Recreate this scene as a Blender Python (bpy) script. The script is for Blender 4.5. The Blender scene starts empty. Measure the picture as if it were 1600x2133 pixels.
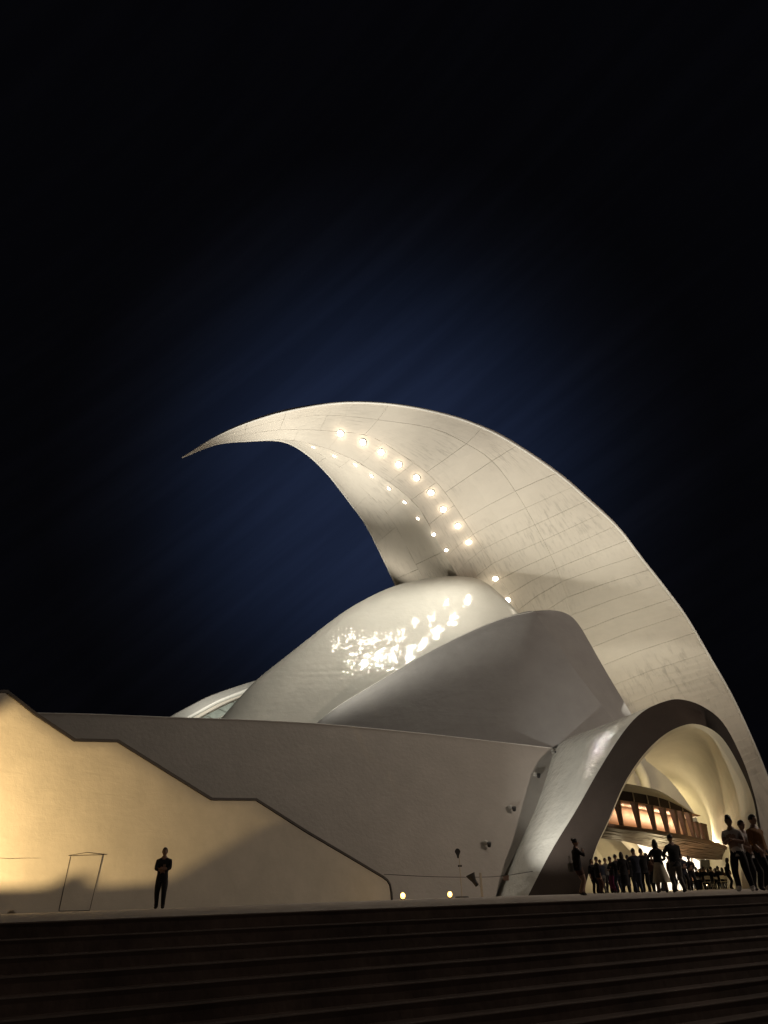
import bpy, bmesh, math, random
from mathutils import Vector, Matrix, noise
random.seed(7)
S = bpy.context.scene
COL = S.collection
R = math.radians

# ------------------------------------------------------------------ camera
PITCH, ROLL, FPX, CAMZ = R(28.48), R(-1.79), 1480.0, 0.129
cam = bpy.data.cameras.new('camera')
co = bpy.data.objects.new('camera', cam); COL.objects.link(co)
cam.sensor_fit = 'VERTICAL'; cam.sensor_height = 24.0
cam.lens = FPX / 2133 * 24.0
cam.clip_start = 0.1; cam.clip_end = 3000
co.matrix_world = (Matrix.Translation((0, 0, CAMZ)) @ Matrix.Rotation(R(90) + PITCH, 4, 'X') @ Matrix.Rotation(ROLL, 4, 'Z'))
S.camera = co

# ------------------------------------------------------------------ night sky
def ray(px, py):
    """direction in the world of a pixel of the 1600x2133 photograph (used to survey where things stand)"""
    u, v = px - 800.0, 1066.5 - py
    c, s = math.cos(ROLL), math.sin(ROLL)
    u, v = u * c - v * s, u * s + v * c
    return Vector((u, FPX * math.cos(PITCH) - v * math.sin(PITCH), FPX * math.sin(PITCH) + v * math.cos(PITCH)))
def P(px, py, Y):
    d = ray(px, py); return Vector((0, 0, CAMZ)) + d * (Y / d.y)
def PZ(px, py, z):
    d = ray(px, py); return Vector((0, 0, CAMZ)) + d * ((z - CAMZ) / d.z)
def PP(px, py, p0, n):
    d = ray(px, py); o = Vector((0, 0, CAMZ)); return o + d * ((p0 - o).dot(n) / d.dot(n))

W = bpy.data.worlds.new('World'); S.world = W; W.use_nodes = True
nt = W.node_tree; nt.nodes.clear()
def N(t, tree, **k):
    n = tree.nodes.new(t)
    for a, b in k.items(): setattr(n, a, b)
    return n
out = N('ShaderNodeOutputWorld', nt); bg = N('ShaderNodeBackground', nt)
nt.links.new(bg.outputs[0], out.inputs[0])
tc = N('ShaderNodeTexCoord', nt)
def dotn(vec):
    n = N('ShaderNodeVectorMath', nt, operation='DOT_PRODUCT'); nt.links.new(tc.outputs['Generated'], n.inputs[0])
    n.inputs[1].default_value = vec; return n
gdir = ray(800, 1030).normalized()                      # the town's glow hangs in the humid air over the hall
g = dotn(gdir)
ramp = N('ShaderNodeValToRGB', nt)
mr = N('ShaderNodeMapRange', nt); mr.inputs['From Min'].default_value = 0.90; mr.inputs['From Max'].default_value = 1.0
nt.links.new(g.outputs['Value'], mr.inputs['Value']); nt.links.new(mr.outputs[0], ramp.inputs[0])
cr = ramp.color_ramp; cr.interpolation = 'B_SPLINE'
cr.elements[0].position = 0.0; cr.elements[0].color = (0.0012, 0.0012, 0.0018, 1)
cr.elements[1].position = 1.0; cr.elements[1].color = (0.0122, 0.0190, 0.045, 1)
for p_, c_ in ((0.27, (0.0021, 0.0023, 0.0036)), (0.5, (0.0031, 0.0038, 0.0068)), (0.75, (0.0058, 0.0090, 0.0208))):
    e = cr.elements.new(p_); e.color = (*c_, 1)
# faint streaks of thin cloud, drawn out along one direction
r0 = ray(430, 1350).normalized(); r1 = ray(1250, 690).normalized()
ax = (r1 - r0).normalized(); upv = gdir.cross(ax).normalized(); fw = ax.cross(upv).normalized()
cmb = N('ShaderNodeCombineXYZ', nt)
for i, (v_, k_) in enumerate(((ax, 1.6), (upv, 24.0), (fw, 1.0))):
    d_ = dotn(v_ * k_); nt.links.new(d_.outputs['Value'], cmb.inputs[i])
nz = N('ShaderNodeTexNoise', nt); nz.inputs['Scale'].default_value = 1.6; nz.inputs['Detail'].default_value = 3.0
nt.links.new(cmb.outputs[0], nz.inputs['Vector'])
mz = N('ShaderNodeMapRange', nt); mz.inputs['From Min'].default_value = 0.40; mz.inputs['From Max'].default_value = 0.75
mz.inputs['To Min'].default_value = 0.90; mz.inputs['To Max'].default_value = 1.2
nt.links.new(nz.outputs[0], mz.inputs['Value'])
mm = N('ShaderNodeMix', nt, data_type='RGBA', blend_type='MULTIPLY'); mm.inputs[0].default_value = 1.0
nt.links.new(ramp.outputs[0], mm.inputs[6]); nt.links.new(mz.outputs[0], mm.inputs[7])
nt.links.new(mm.outputs[2], bg.inputs['Color']); bg.inputs['Strength'].default_value = 1.0

S.view_settings.view_transform = 'Standard'; S.view_settings.look = 'None'
S.view_settings.exposure = 0.0; S.view_settings.gamma = 1.0
S.cycles.use_denoising = True; S.cycles.caustics_reflective = False
S.cycles.max_bounces = 6; S.cycles.diffuse_bounces = 4; S.cycles.glossy_bounces = 3
S.cycles.sample_clamp_indirect = 3.0
try: S.cycles.use_light_tree = True
except Exception: pass

# ------------------------------------------------------------------ lamps (tuning block)
WARM = (1.0, 0.80, 0.56)
def lamp(name, loc, power, color=WARM, radius=0.15, aim=None, angle=150, blend=0.5):
    l = bpy.data.lights.new(name, 'SPOT' if aim is not None else 'POINT')
    l.energy = power; l.color = color; l.shadow_soft_size = radius
    o = bpy.data.objects.new(name, l); COL.objects.link(o); o.location = loc
    if aim is not None:
        l.spot_size = R(angle); l.spot_blend = blend
        o.rotation_euler = (Vector(aim) - Vector(loc)).to_track_quat('-Z', 'Y').to_euler()
    return o

# ------------------------------------------------------------------ materials
def mat(name, color, rough=0.6, spec=0.5, bump=None, var=None, coat=0.0, metal=0.0, emit=None, estr=0.0, streak=None, uvb=None):
    m = bpy.data.materials.new(name); m.use_nodes = True; t = m.node_tree
    b = t.nodes['Principled BSDF']
    b.inputs['Base Color'].default_value = (*color, 1); b.inputs['Roughness'].default_value = rough
    b.inputs['Specular IOR Level'].default_value = spec; b.inputs['Metallic'].default_value = metal
    b.inputs['Coat Weight'].default_value = coat; b.inputs['Coat Roughness'].default_value = 0.04; b.inputs['Coat IOR'].default_value = 1.9
    if emit: b.inputs['Emission Color'].default_value = (*emit, 1); b.inputs['Emission Strength'].default_value = estr
    tcn = N('ShaderNodeTexCoord', t)
    src = None
    if var:                                            # (scale, amount, detail)
        n = N('ShaderNodeTexNoise', t); n.inputs['Scale'].default_value = var[0]; n.inputs['Detail'].default_value = 6
        n.inputs['Roughness'].default_value = 0.65
        t.links.new(tcn.outputs['Object'], n.inputs['Vector'])
        r_ = N('ShaderNodeMapRange', t); r_.inputs['From Min'].default_value = 0.3; r_.inputs['From Max'].default_value = 0.7
        r_.inputs['To Min'].default_value = 1 - var[1]; r_.inputs['To Max'].default_value = 1 + var[1] * 0.4
        t.links.new(n.outputs[0], r_.inputs['Value'])
        mx = N('ShaderNodeMix', t, data_type='RGBA', blend_type='MULTIPLY'); mx.inputs[0].default_value = 1
        mx.inputs[6].default_value = (*color, 1); t.links.new(r_.outputs[0], mx.inputs[7]); src = mx.outputs[2]
    if streak:                                         # (scale u, scale v, amount, threshold) weathering along the surface
        n = N('ShaderNodeTexNoise', t); n.inputs['Scale'].default_value = 1.0; n.inputs['Detail'].default_value = 7; n.inputs['Roughness'].default_value = 0.7
        mp = N('ShaderNodeMapping', t); mp.inputs['Scale'].default_value = (streak[0], streak[1], 1)
        t.links.new(tcn.outputs['UV'], mp.inputs['Vector']); t.links.new(mp.outputs[0], n.inputs['Vector'])
        r_ = N('ShaderNodeMapRange', t); r_.inputs['From Min'].default_value = streak[3]; r_.inputs['From Max'].default_value = streak[3] + 0.14
        r_.inputs['To Min'].default_value = 1.0; r_.inputs['To Max'].default_value = 1 - streak[2]
        t.links.new(n.outputs[0], r_.inputs['Value'])
        # patches where the streaks show
        n2 = N('ShaderNodeTexNoise', t); n2.inputs['Scale'].default_value = 0.16; n2.inputs['Detail'].default_value = 3
        t.links.new(tcn.outputs['UV'], n2.inputs['Vector'])
        r2 = N('ShaderNodeMapRange', t); r2.inputs['From Min'].default_value = 0.42; r2.inputs['From Max'].default_value = 0.6
        t.links.new(n2.outputs[0], r2.inputs['Value'])
        mx = N('ShaderNodeMix', t, data_type='RGBA', blend_type='MULTIPLY')
        t.links.new(r2.outputs[0], mx.inputs[0])
        if src: t.links.new(src, mx.inputs[6])
        else: mx.inputs[6].default_value = (*color, 1)
        t.links.new(r_.outputs[0], mx.inputs[7]); src = mx.outputs[2]
    if src: t.links.new(src, b.inputs['Base Color'])
    last = None
    for (typ, sc, st, dist) in (bump or []):
        if typ == 'n':
            n = N('ShaderNodeTexNoise', t); n.inputs['Scale'].default_value = sc; n.inputs['Detail'].default_value = 5; o_ = n.outputs[0]
            t.links.new(tcn.outputs['Object'], n.inputs['Vector'])
        elif typ == 'w':                               # stretched sideways: waves in the tile skin
            n = N('ShaderNodeTexNoise', t); n.inputs['Scale'].default_value = 1; n.inputs['Detail'].default_value = 4; o_ = n.outputs[0]
            n.inputs['Distortion'].default_value = 0.8
            mp = N('ShaderNodeMapping', t); mp.inputs['Scale'].default_value = (sc, sc, sc * 4)
            t.links.new(tcn.outputs['Object'], mp.inputs['Vector']); t.links.new(mp.outputs[0], n.inputs['Vector'])
        else:
            n = N('ShaderNodeTexVoronoi', t, feature='F1'); n.inputs['Scale'].default_value = sc; o_ = n.outputs['Color']
            t.links.new(tcn.outputs['Object'], n.inputs['Vector'])
        bn = N('ShaderNodeBump', t); bn.inputs['Strength'].default_value = st; bn.inputs['Distance'].default_value = dist
        t.links.new(o_, bn.inputs['Height'])
        if last: t.links.new(last, bn.inputs['Normal'])
        last = bn.outputs[0]
    if last: t.links.new(last, b.inputs['Normal']); 
    if last and coat: t.links.new(last, b.inputs['Coat Normal'])
    return m
M = {}
M['tile'] = mat('white_broken_tile', (0.74, 0.73, 0.68), 0.65, 0.2, bump=[('w', 0.16, 0.5, 0.18), ('n', 0.8, 1.0, 0.15), ('n', 2.2, 1.0, 0.055)], var=(0.4, 0.12), coat=1.0)
M['shell_tile'] = mat('glazed_white_tile', (0.66, 0.65, 0.60), 0.7, 0.12, bump=[('w', 0.14, 0.5, 0.06), ('n', 0.9, 1.0, 0.030), ('n', 2.8, 1.0, 0.009)], var=(0.4, 0.08), coat=0.6)
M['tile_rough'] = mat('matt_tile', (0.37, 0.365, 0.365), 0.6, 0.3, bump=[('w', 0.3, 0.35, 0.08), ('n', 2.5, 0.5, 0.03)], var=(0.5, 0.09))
M['concrete'] = mat('cast_concrete', (0.66, 0.62, 0.56), 0.75, 0.2, bump=[('n', 3.0, 0.2, 0.03)], var=(0.6, 0.05), streak=(0.7, 6.5, 0.26, 0.50))
M['joint'] = mat('joint_concrete', (0.66, 0.62, 0.56), 0.9, 0.1)
M['rim'] = mat('white_rim', (0.78, 0.77, 0.74), 0.4, 0.4)
M['plinth'] = mat('plinth_render', (0.46, 0.43, 0.40), 0.85, 0.2, bump=[('n', 4.0, 0.5, 0.03), ('n', 22.0, 0.5, 0.01)], var=(0.5, 0.10))
M['plaster'] = mat('rough_plaster', (0.46, 0.42, 0.35), 0.8, 0.25, bump=[('w', 0.8, 0.2, 0.04), ('n', 5.0, 0.35, 0.018), ('n', 16.0, 0.4, 0.008)], var=(0.7, 0.12))
M['coping'] = mat('dark_coping', (0.035, 0.028, 0.024), 0.6, 0.4, var=(2.0, 0.2))
M['face'] = mat('shaded_arch_face', (0.062, 0.048, 0.041), 0.85, 0.15, bump=[('n', 3.0, 0.4, 0.04)], var=(0.5, 0.15))  # shade on the arch face is put into this dark colour
M['vault'] = mat('vault_render', (0.62, 0.58, 0.48), 0.7, 0.2, bump=[('n', 1.2, 0.3, 0.06)], var=(0.35, 0.12))
M['timber'] = mat('brown_slat', (0.10, 0.062, 0.045), 0.5, 0.5, var=(3.0, 0.3))
M['fin'] = mat('brown_fin', (0.16, 0.10, 0.075), 0.5, 0.4, var=(3.0, 0.2))
M['room'] = mat('foyer_wall', (0.60, 0.43, 0.31), 0.6, 0.3, var=(0.8, 0.15))
M['step'] = mat('basalt_step', (0.085, 0.060, 0.050), 0.85, 0.2, bump=[('n', 6.0, 0.4, 0.02)], var=(1.1, 0.55))
M['nosing'] = mat('lit_nosing', (0.15, 0.12, 0.105), 0.7, 0.3, var=(4.0, 0.3))  # lighter colour stands in for light caught on the step edges
M['plaza'] = mat('plaza_paving', (0.33, 0.29, 0.26), 0.8, 0.2, bump=[('n', 5.0, 0.4, 0.02)], var=(1.2, 0.25))
M['ground'] = mat('lower_ground', (0.05, 0.043, 0.04), 0.85, 0.2, var=(1.0, 0.3))
M['black'] = mat('black_metal', (0.02, 0.018, 0.018), 0.4, 0.5)
M['matt_black'] = mat('matt_black', (0.008, 0.008, 0.008), 1.0, 0.0)
M['pale'] = mat('pale_metal', (0.55, 0.48, 0.38), 0.5, 0.5)
M['chrome'] = mat('chrome_tube', (0.7, 0.68, 0.62), 0.2, 0.5, metal=1.0)
M['globe'] = mat('pale_globe', (0.5, 0.48, 0.44), 0.4, 0.5)
M['lens'] = mat('lit_lens', (1, 1, 1), 0.5, 0.5, emit=(1.0, 0.90, 0.74), estr=7)
M['lens_small'] = mat('small_lit_lens', (1, 1, 1), 0.5, 0.5, emit=(1.0, 0.90, 0.74), estr=9)
M['amber'] = mat('amber_lens', (1, 1, 1), 0.5, 0.5, emit=(1.0, 0.56, 0.12), estr=5)
M['litroom'] = mat('bright_room_glass', (0.8, 0.8, 0.8), 0.3, 0.5, emit=(1.0, 0.86, 0.68), estr=1.5)
M['glass'] = mat('tile_glass', (0.30, 0.34, 0.32), 0.25, 0.5, coat=0.5, var=(2.0, 0.3))

# ------------------------------------------------------------------ mesh helpers
def link(name, me, m, parent=None, smooth=False):
    o = bpy.data.objects.new(name, me); COL.objects.link(o)
    if m is not None:
        for x in (m if isinstance(m, (list, tuple)) else [m]): me.materials.append(x)
    if parent: o.parent = parent
    if smooth:
        for p in me.polygons: p.use_smooth = True
    return o
def root(name, loc, label, cat, group=None, rz=0):
    o = bpy.data.objects.new(name, None); COL.objects.link(o); o.location = loc; o.rotation_euler = (0, 0, rz)
    o['label'] = label; o['category'] = cat
    if group: o['group'] = group
    return o
def tag(o, label, cat, group=None):
    o['label'] = label; o['category'] = cat
    if group: o['group'] = group
    return o
def unparent_offset(o, parent):
    """parent without moving: geometry is in world coordinates"""
    o.parent = parent; o.matrix_parent_inverse = Matrix.Translation(-parent.location) if parent.rotation_euler[2] == 0 else parent.matrix_basis.inverted()
    return o
def crom(pts, t):
    """Catmull-Rom through a list of tuples/vectors, t in 0..len-1"""
    n = len(pts) - 1; i = min(int(t), n - 1); f = t - i
    p1, p2 = Vector(pts[i]), Vector(pts[i + 1])
    p0 = Vector(pts[i - 1]) if i > 0 else p1 * 2 - p2
    p3 = Vector(pts[i + 2]) if i + 2 <= n else p2 * 2 - p1
    return 0.5 * ((2 * p1) + (p2 - p0) * f + (2 * p0 - 5 * p1 + 4 * p2 - p3) * f * f + (3 * p1 - p0 - 3 * p2 + p3) * f ** 3)
def resample(pts, n): return [crom(pts, (len(pts) - 1) * i / (n - 1)) for i in range(n)]
def grid_mesh(name, rows, uv=True, closed_v=False, faces_extra=None):
    """rows: list of lists of Vectors"""
    nu, nv = len(rows), len(rows[0]); vs = [tuple(v) for r in rows for v in r]; fs = []
    for i in range(nu - 1):
        for j in range(nv - 1 if not closed_v else nv):
            j2 = (j + 1) % nv
            fs.append((i * nv + j, i * nv + j2, (i + 1) * nv + j2, (i + 1) * nv + j))
    if closed_v: fs.append(tuple(range(nv))); fs.append(tuple((nu - 1) * nv + j for j in reversed(range(nv))))
    me = bpy.data.meshes.new(name); me.from_pydata(vs, [], fs); me.update()
    if uv:
        # metric arc-length uv
        L = [0.0]; mid = nv // 2
        for i in range(1, nu): L.append(L[-1] + (rows[i][mid] - rows[i - 1][mid]).length)
        Wd = []
        for i in range(nu):
            w = [0.0]
            for j in range(1, nv): w.append(w[-1] + (rows[i][j] - rows[i][j - 1]).length)
            Wd.append(w)
        uvl = me.uv_layers.new(name='UVMap')
        for p in me.polygons:
            for li in p.loop_indices:
                vi = me.loops[li].vertex_index; uvl.data[li].uv = (L[vi // nv], Wd[vi // nv][vi % nv])
    return me
def box_mesh(name, sx, sy, sz, z0=0.0, bev=0.0):
    bm = bmesh.new(); bmesh.ops.create_cube(bm, size=1)
    for v in bm.verts: v.co = Vector((v.co.x * sx, v.co.y * sy, (v.co.z + 0.5) * sz + z0))
    if bev: bmesh.ops.bevel(bm, geom=bm.edges[:], offset=bev, segments=2, affect='EDGES', profile=0.7)
    me = bpy.data.meshes.new(name); bm.to_mesh(me); bm.free(); return me
def tube_mesh(name, pts, r, n=8, caps=True):
    """pts world/local; r float or list"""
    rows = []; k = len(pts)
    for i, p in enumerate(pts):
        t = (Vector(pts[min(i + 1, k - 1)]) - Vector(pts[max(i - 1, 0)])).normalized()
        a = t.cross(Vector((0, 0, 1)) if abs(t.z) < 0.9 else Vector((1, 0, 0))).normalized(); b = t.cross(a)
        rr = r[i] if isinstance(r, (list, tuple)) else r
        rows.append([Vector(p) + a * rr * math.cos(2 * math.pi * j / n) + b * rr * math.sin(2 * math.pi * j / n) for j in range(n)])
    return grid_mesh(name, rows, uv=False, closed_v=True)
def join_meshes(name, mes, mats=None):
    bm = bmesh.new()
    for idx, me in enumerate(mes):
        n0 = len(bm.faces); bm.from_mesh(me); bm.faces.ensure_lookup_table()
        if mats:
            for f in bm.faces[n0:]: f.material_index = mats[idx]
    o = bpy.data.meshes.new(name); bm.to_mesh(o); bm.free(); return o
def slab(name, outline, off, bev=0):
    """closed polygon outline (world points, roughly planar) extruded by vector off"""
    bm = bmesh.new(); vs = [bm.verts.new(p) for p in outline]; f = bm.faces.new(vs)
    r = bmesh.ops.extrude_face_region(bm, geom=[f])
    for v in [g for g in r['geom'] if isinstance(g, bmesh.types.BMVert)]: v.co += off
    bmesh.ops.recalc_face_normals(bm, faces=bm.faces[:])
    me = bpy.data.meshes.new(name); bm.to_mesh(me); bm.free(); return me
def fix_normals(me):
    bm = bmesh.new(); bm.from_mesh(me); bmesh.ops.recalc_face_normals(bm, faces=bm.faces[:]); bm.to_mesh(me); bm.free()

# ================================================================== ground, plaza and steps
EA = R(-30.05); en = Vector((math.sin(EA), math.cos(EA), 0)); ed = Vector((en.y, -en.x, 0))   # plaza edge: normal (away) and direction
QD, RISE, TREAD = 9.807, 0.15, 0.266
def flat(name, pts, z, m, parent=None, kind='structure'):
    me = bpy.data.meshes.new(name); me.from_pydata([(p[0], p[1], z) for p in pts], [], [tuple(range(len(pts)))]); me.update()
    o = link(name, me, m, parent); 
    if kind: o['kind'] = kind
    return o
def strip_pts(d0, d1, a=-40, b=60): return [en * d0 + ed * a, en * d0 + ed * b, en * d1 + ed * b, en * d1 + ed * a]
bm = bmesh.new()
def addbox(bm, pts, z0, z1):
    lo = [bm.verts.new((p[0], p[1], z0)) for p in pts]; hi = [bm.verts.new((p[0], p[1], z1)) for p in pts]
    bm.faces.new(hi); bm.faces.new(lo[::-1])
    for i in range(len(pts)): bm.faces.new((lo[i], lo[(i + 1) % len(pts)], hi[(i + 1) % len(pts)], hi[i]))
addbox(bm, strip_pts(QD + 0.02, 240, -130, 160), -0.6, 0.0)
me = bpy.data.meshes.new('plaza'); bm.to_mesh(me); bm.free()
pl = link('plaza', me, M['plaza']); pl['kind'] = 'structure'
flat('ground', [(-1500, -1500), (1500, -1500), (1500, 1500), (-1500, 1500)], -2.2, M['ground'])
st = bpy.data.objects.new('stone_steps', None); COL.objects.link(st); st['kind'] = 'structure'
NST = 13
for k in range(NST):
    z1 = -RISE * k; d0 = QD - TREAD * k
    bm = bmesh.new()
    # the upper front edge is slightly worn: a run of short lengths whose nosing wavers by a few millimetres
    segs = 60; a, b = -16, 34
    prof = [(0.0, -RISE), (0.0, -0.018), (-0.012, -0.010), (-0.012, 0.0), (TREAD + 0.02 if k else 0.4, 0.0)]
    rows = []
    for i in range(segs + 1):
        s = a + (b - a) * i / segs
        w = 0.006 * noise.noise(Vector((s * 0.9, k * 7.1, 0))); wz = 0.003 * noise.noise(Vector((s * 1.3, k * 3.3, 5)))
        rows.append([en * (d0 + q + (w if j in (2, 3) else 0)) + ed * s + Vector((0, 0, z1 + zz + (wz if j in (2, 3) else 0) + (0.002 if k == 0 and j >= 3 else 0))) for j, (q, zz) in enumerate(prof)])
    me = grid_mesh('step', rows); 
    for p in me.polygons:
        j = p.index % (len(prof) - 1)
        p.material_index = 1 if j in (1, 2) else (2 if (k == 0 and j == 3) else 0)
    o = link('step', me, [M['step'], M['nosing'], M['plaza']], st)
flat('lower_pavement', strip_pts(-30, QD - TREAD * (NST - 1), -40, 60), -RISE * NST, M['ground'])

# ================================================================== the concert hall
hall = root('concert_hall', (10, 62, 0), 'white concert hall with one huge curved wing sweeping over its shells, behind the plaza', 'building')
def part(name, me, m, smooth=True, parent=None):
    o = link(name, me, m, smooth=smooth)
    return unparent_offset(o, parent or hall) if (parent is None or parent is hall) else child(o, parent)
def child(o, p):
    o.parent = p; return o     # parts sit at the hall's frame with an inverse; sub-parts share the part's world frame
def part_frame(o): return o

# ---- wing ----------------------------------------------------------
# stations from the tip (0) to the foot (19): F far edge, C crease, J1, J2 joint lines, N near edge (surveyed), with depth
WS = [
 ((379,954),(379,954),(379,954),(379,954),(379,953)),
 ((450,926),(450,925),(450,920),(450,915),(450,910)),
 ((515,918),(515,917),(517,904),(519,892),(522,879)),
 ((583,917),(584,915),(590,895),(600,872),(606,855)),
 ((632,940),(655,926),(675,897),(692,865),(712,839)),
 ((681,985),(727,953),(768,908),(798,876),(822,843)),
 ((731,1049),(790,990),(838,948),(903,893),(930,864)),
 ((762,1092),(840,1026),(893,988),(978,928),(1012,893)),
 ((788,1142),(880,1068),(931,1031),(1030,965),(1085,933)),
 ((810,1188),(914,1133),(970,1088),(1078,1030),(1168,991)),
 ((833,1240),(954,1200),(1010,1150),(1118,1100),(1232,1047)),
 ((850,1300),(985,1265),(1047,1212),(1150,1162),(1289,1101)),
 ((865,1360),(1010,1340),(1084,1277),(1172,1218),(1336,1162)),
 ((880,1430),(1040,1420),(1120,1352),(1194,1288),(1383,1222)),
 ((900,1500),(1070,1500),(1160,1440),(1222,1362),(1430,1286)),
 ((930,1580),(1110,1580),(1195,1530),(1258,1445),(1478,1368)),
 ((980,1680),(1160,1680),(1240,1620),(1300,1535),(1524,1449)),
 ((1060,1790),(1220,1790),(1290,1730),(1350,1640),(1568,1543)),
 ((1130,1900),(1280,1900),(1350,1850),(1410,1760),(1606,1640)),
 ((1180,1980),(1330,1980),(1400,1950),(1460,1890),(1650,1770)),
]
YC = [60, 60.5, 61, 61, 60.5, 60.5, 60.7, 61.3, 62.9, 66.0, 70.0, 73.8, 76.5, 79, 81.5, 83.8, 86, 89, 92, 95]
YN = [60, 59.0, 58.0, 57.2, 56.5, 55, 54.6, 54.8, 55.8, 57.6, 60.2, 62.6, 65, 67.6, 70.6, 74, 78, 82, 87, 92]
YF = [60, 60.6, 61.2, 62, 64.5, 67, 68.5, 70.3, 73, 76.5, 80, 83, 85, 87, 88.5, 90, 92, 95, 98, 101]
def wrail(k):
    rp = []
    for i, s in enumerate(WS):
        dd = [math.dist(s[1], s[q]) for q in (2, 3, 4)]; f1, f2 = dd[0] / max(dd[2], 1), dd[1] / max(dd[2], 1)
        Y = (YF[i], YC[i], YC[i] + (YN[i] - YC[i]) * min(f1, 1), YC[i] + (YN[i] - YC[i]) * min(f2, 1), YN[i])[k]
        rp.append(P(s[k][0], s[k][1], Y))
    return rp
RAIL = [wrail(k) for k in range(5)]
for r in RAIL:                                           # carry the foot of the wing down into the ground
    a, b = r[-2], r[-1]
    if b.z > -0.5: r[-1] = a + (b - a) * ((a.z + 0.5) / max(a.z - b.z, 0.01)) if a.z > 0 else b
def wing_pt(u, v):
    """u in stations 0..19, v in rails 0..4"""
    k = min(int(v), 3); f = v - k
    a, b = crom(RAIL[k], u), crom(RAIL[k + 1], u)
    if k >= 1:   # smooth across the broad face
        c = [crom(RAIL[q], u) for q in (1, 2, 3, 4)]
        return crom(c, v - 1)
    return a.lerp(b, f)
def wing_n(u, v):
    e = 0.05; v = min(max(v, 0.06), 3.94); u = min(max(u, 0.1), 18.9)
    if 0.9 < v < 1.06: v = 1.07
    n = (wing_pt(u + e, v) - wing_pt(u - e, v)).cross(wing_pt(u, v + e) - wing_pt(u, v - e)).normalized()
    return n if n.dot(Vector((0, 0, CAMZ)) - wing_pt(u, v)) > 0 else -n
# solid core of the wing, its skin 7 cm behind the panels
rows = []; NU = 191
for i in range(NU):
    u = 19 * i / (NU - 1)
    und = [wing_pt(u, v) - wing_n(u, v) * 0.08 * min(1, u / 2.5) for v in (0, 0.5, 0.98, 1.02, 1.5, 2, 2.5, 3, 3.5, 4)]
    th = min(1, u / 4)
    a, b = wing_pt(u, 4), wing_pt(u, 0)
    bk = -(wing_n(u, 2.5)); bk2 = Vector((0.1, 1.0, 0.12))
    e1 = a + bk * 0.45 * th; ridge = a.lerp(b, 0.45) + bk2 * (1.2 + 3.2 * th) * th; e2 = b + bk2 * 0.5 * th
    rows.append(und + [e1, a.lerp(ridge, 0.5) + bk2 * 0.5 * th, ridge, b.lerp(ridge, 0.5) + bk2 * 0.3 * th, e2])
me = grid_mesh('wing', rows, closed_v=True, uv=True); fix_normals(me)
wing = link('wing', me, M['joint']); unparent_offset(wing, hall)
WI = Matrix.Translation((0, 0, 0))
# rim along the near edge and along the far edge
for nm, v, dr in (('edge_band', 4, 0.09), ('edge_band', 0, 0.07)):
    pts = [wing_pt(19 * i / 150, v) for i in range(0, 151)]
    o = link(nm, tube_mesh(nm, pts, [0.035 + dr * min(1, i / 30) for i in range(151)], 10), M['rim'], smooth=True); o.parent = wing
# panels: their own slabs, gap 5 cm, proud of the core
COLS = [(0.0, 0.5), (0.5, 1.0), (1.0, 2.0), (2.0, 3.0), (3.0, 4.0)]
def panel(u0, u1, v0, v1, jit=0.0):
    lu = (wing_pt(u1, (v0 + v1) / 2) - wing_pt(u0, (v0 + v1) / 2)).length; lv = (wing_pt((u0 + u1) / 2, v1) - wing_pt((u0 + u1) / 2, v0)).length
    gu = min(0.015 / max(lu, 0.1), 0.1) * (u1 - u0); gv = min(0.011 / max(lv, 0.1), 0.1) * (v1 - v0)
    n = 3; rows = []
    U = [u0 + gu + (u1 - u0 - 2 * gu) * i / n for i in range(n + 1)]; V = [v0 + gv + (v1 - v0 - 2 * gv) * j / 2 for j in range(3)]
    nn = wing_n((u0 + u1) / 2, (v0 + v1) / 2)
    def pt(i, j, o): return wing_pt(U[i], V[j]) + nn * o
    rows = [[pt(0, j, -0.10) for j in range(3)]] + [[pt(i, j, jit) for j in range(3)] for i in range(n + 1)] + [[pt(n, j, -0.10) for j in range(3)]]
    full = [[r[0] - nn * 0.10 if 0 < q < len(rows) - 1 else r[0]] + r + [r[-1] - nn * 0.10 if 0 < q < len(rows) - 1 else r[-1]] for q, r in enumerate(rows)]
    me = grid_mesh('panel', full)
    # uv in metres along and across the wing
    uvl = me.uv_layers[0]; nv = 5
    for p in me.polygons:
        for li in p.loop_indices:
            vi = me.loops[li].vertex_index; i, j = vi // nv, vi % nv
            uu = U[min(max(i - 1, 0), n)]; vv = V[min(max(j - 1, 0), 2)]
            uvl.data[li].uv = (uu * 3.3, vv * 3.0)
    o = link('panel', me, M['concrete']); o.parent = wing
random.seed(11)
for ci, (v0, v1) in enumerate(COLS):
    sh = (0, 0.15, 0, 0, 0.0)[ci]
    step = (1.0, 1.3, 0.5, 0.5, 0.5)[ci]
    u = 0.9
    if ci == 2: u = 3.4
    if ci in (0, 1):
        u = 3.0
    edges = [u]
    while u < 18.9:
        u = min(19.0, u + step * (1.0 if u > 8.4 else (1.6 if ci < 2 else 2.0))); edges.append(u)
    for a, b in zip(edges, edges[1:]):
        if (ci in (0, 1)) and a > 13: continue                  # hidden behind the shells
        if ci in (2,) and a > 15: continue
        panel(a, b, v0, v1, random.uniform(-0.008, 0.008))
panel(0.8, 1.8, 1.0, 2.0); panel(1.8, 3.4, 1.0, 2.0)
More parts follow.
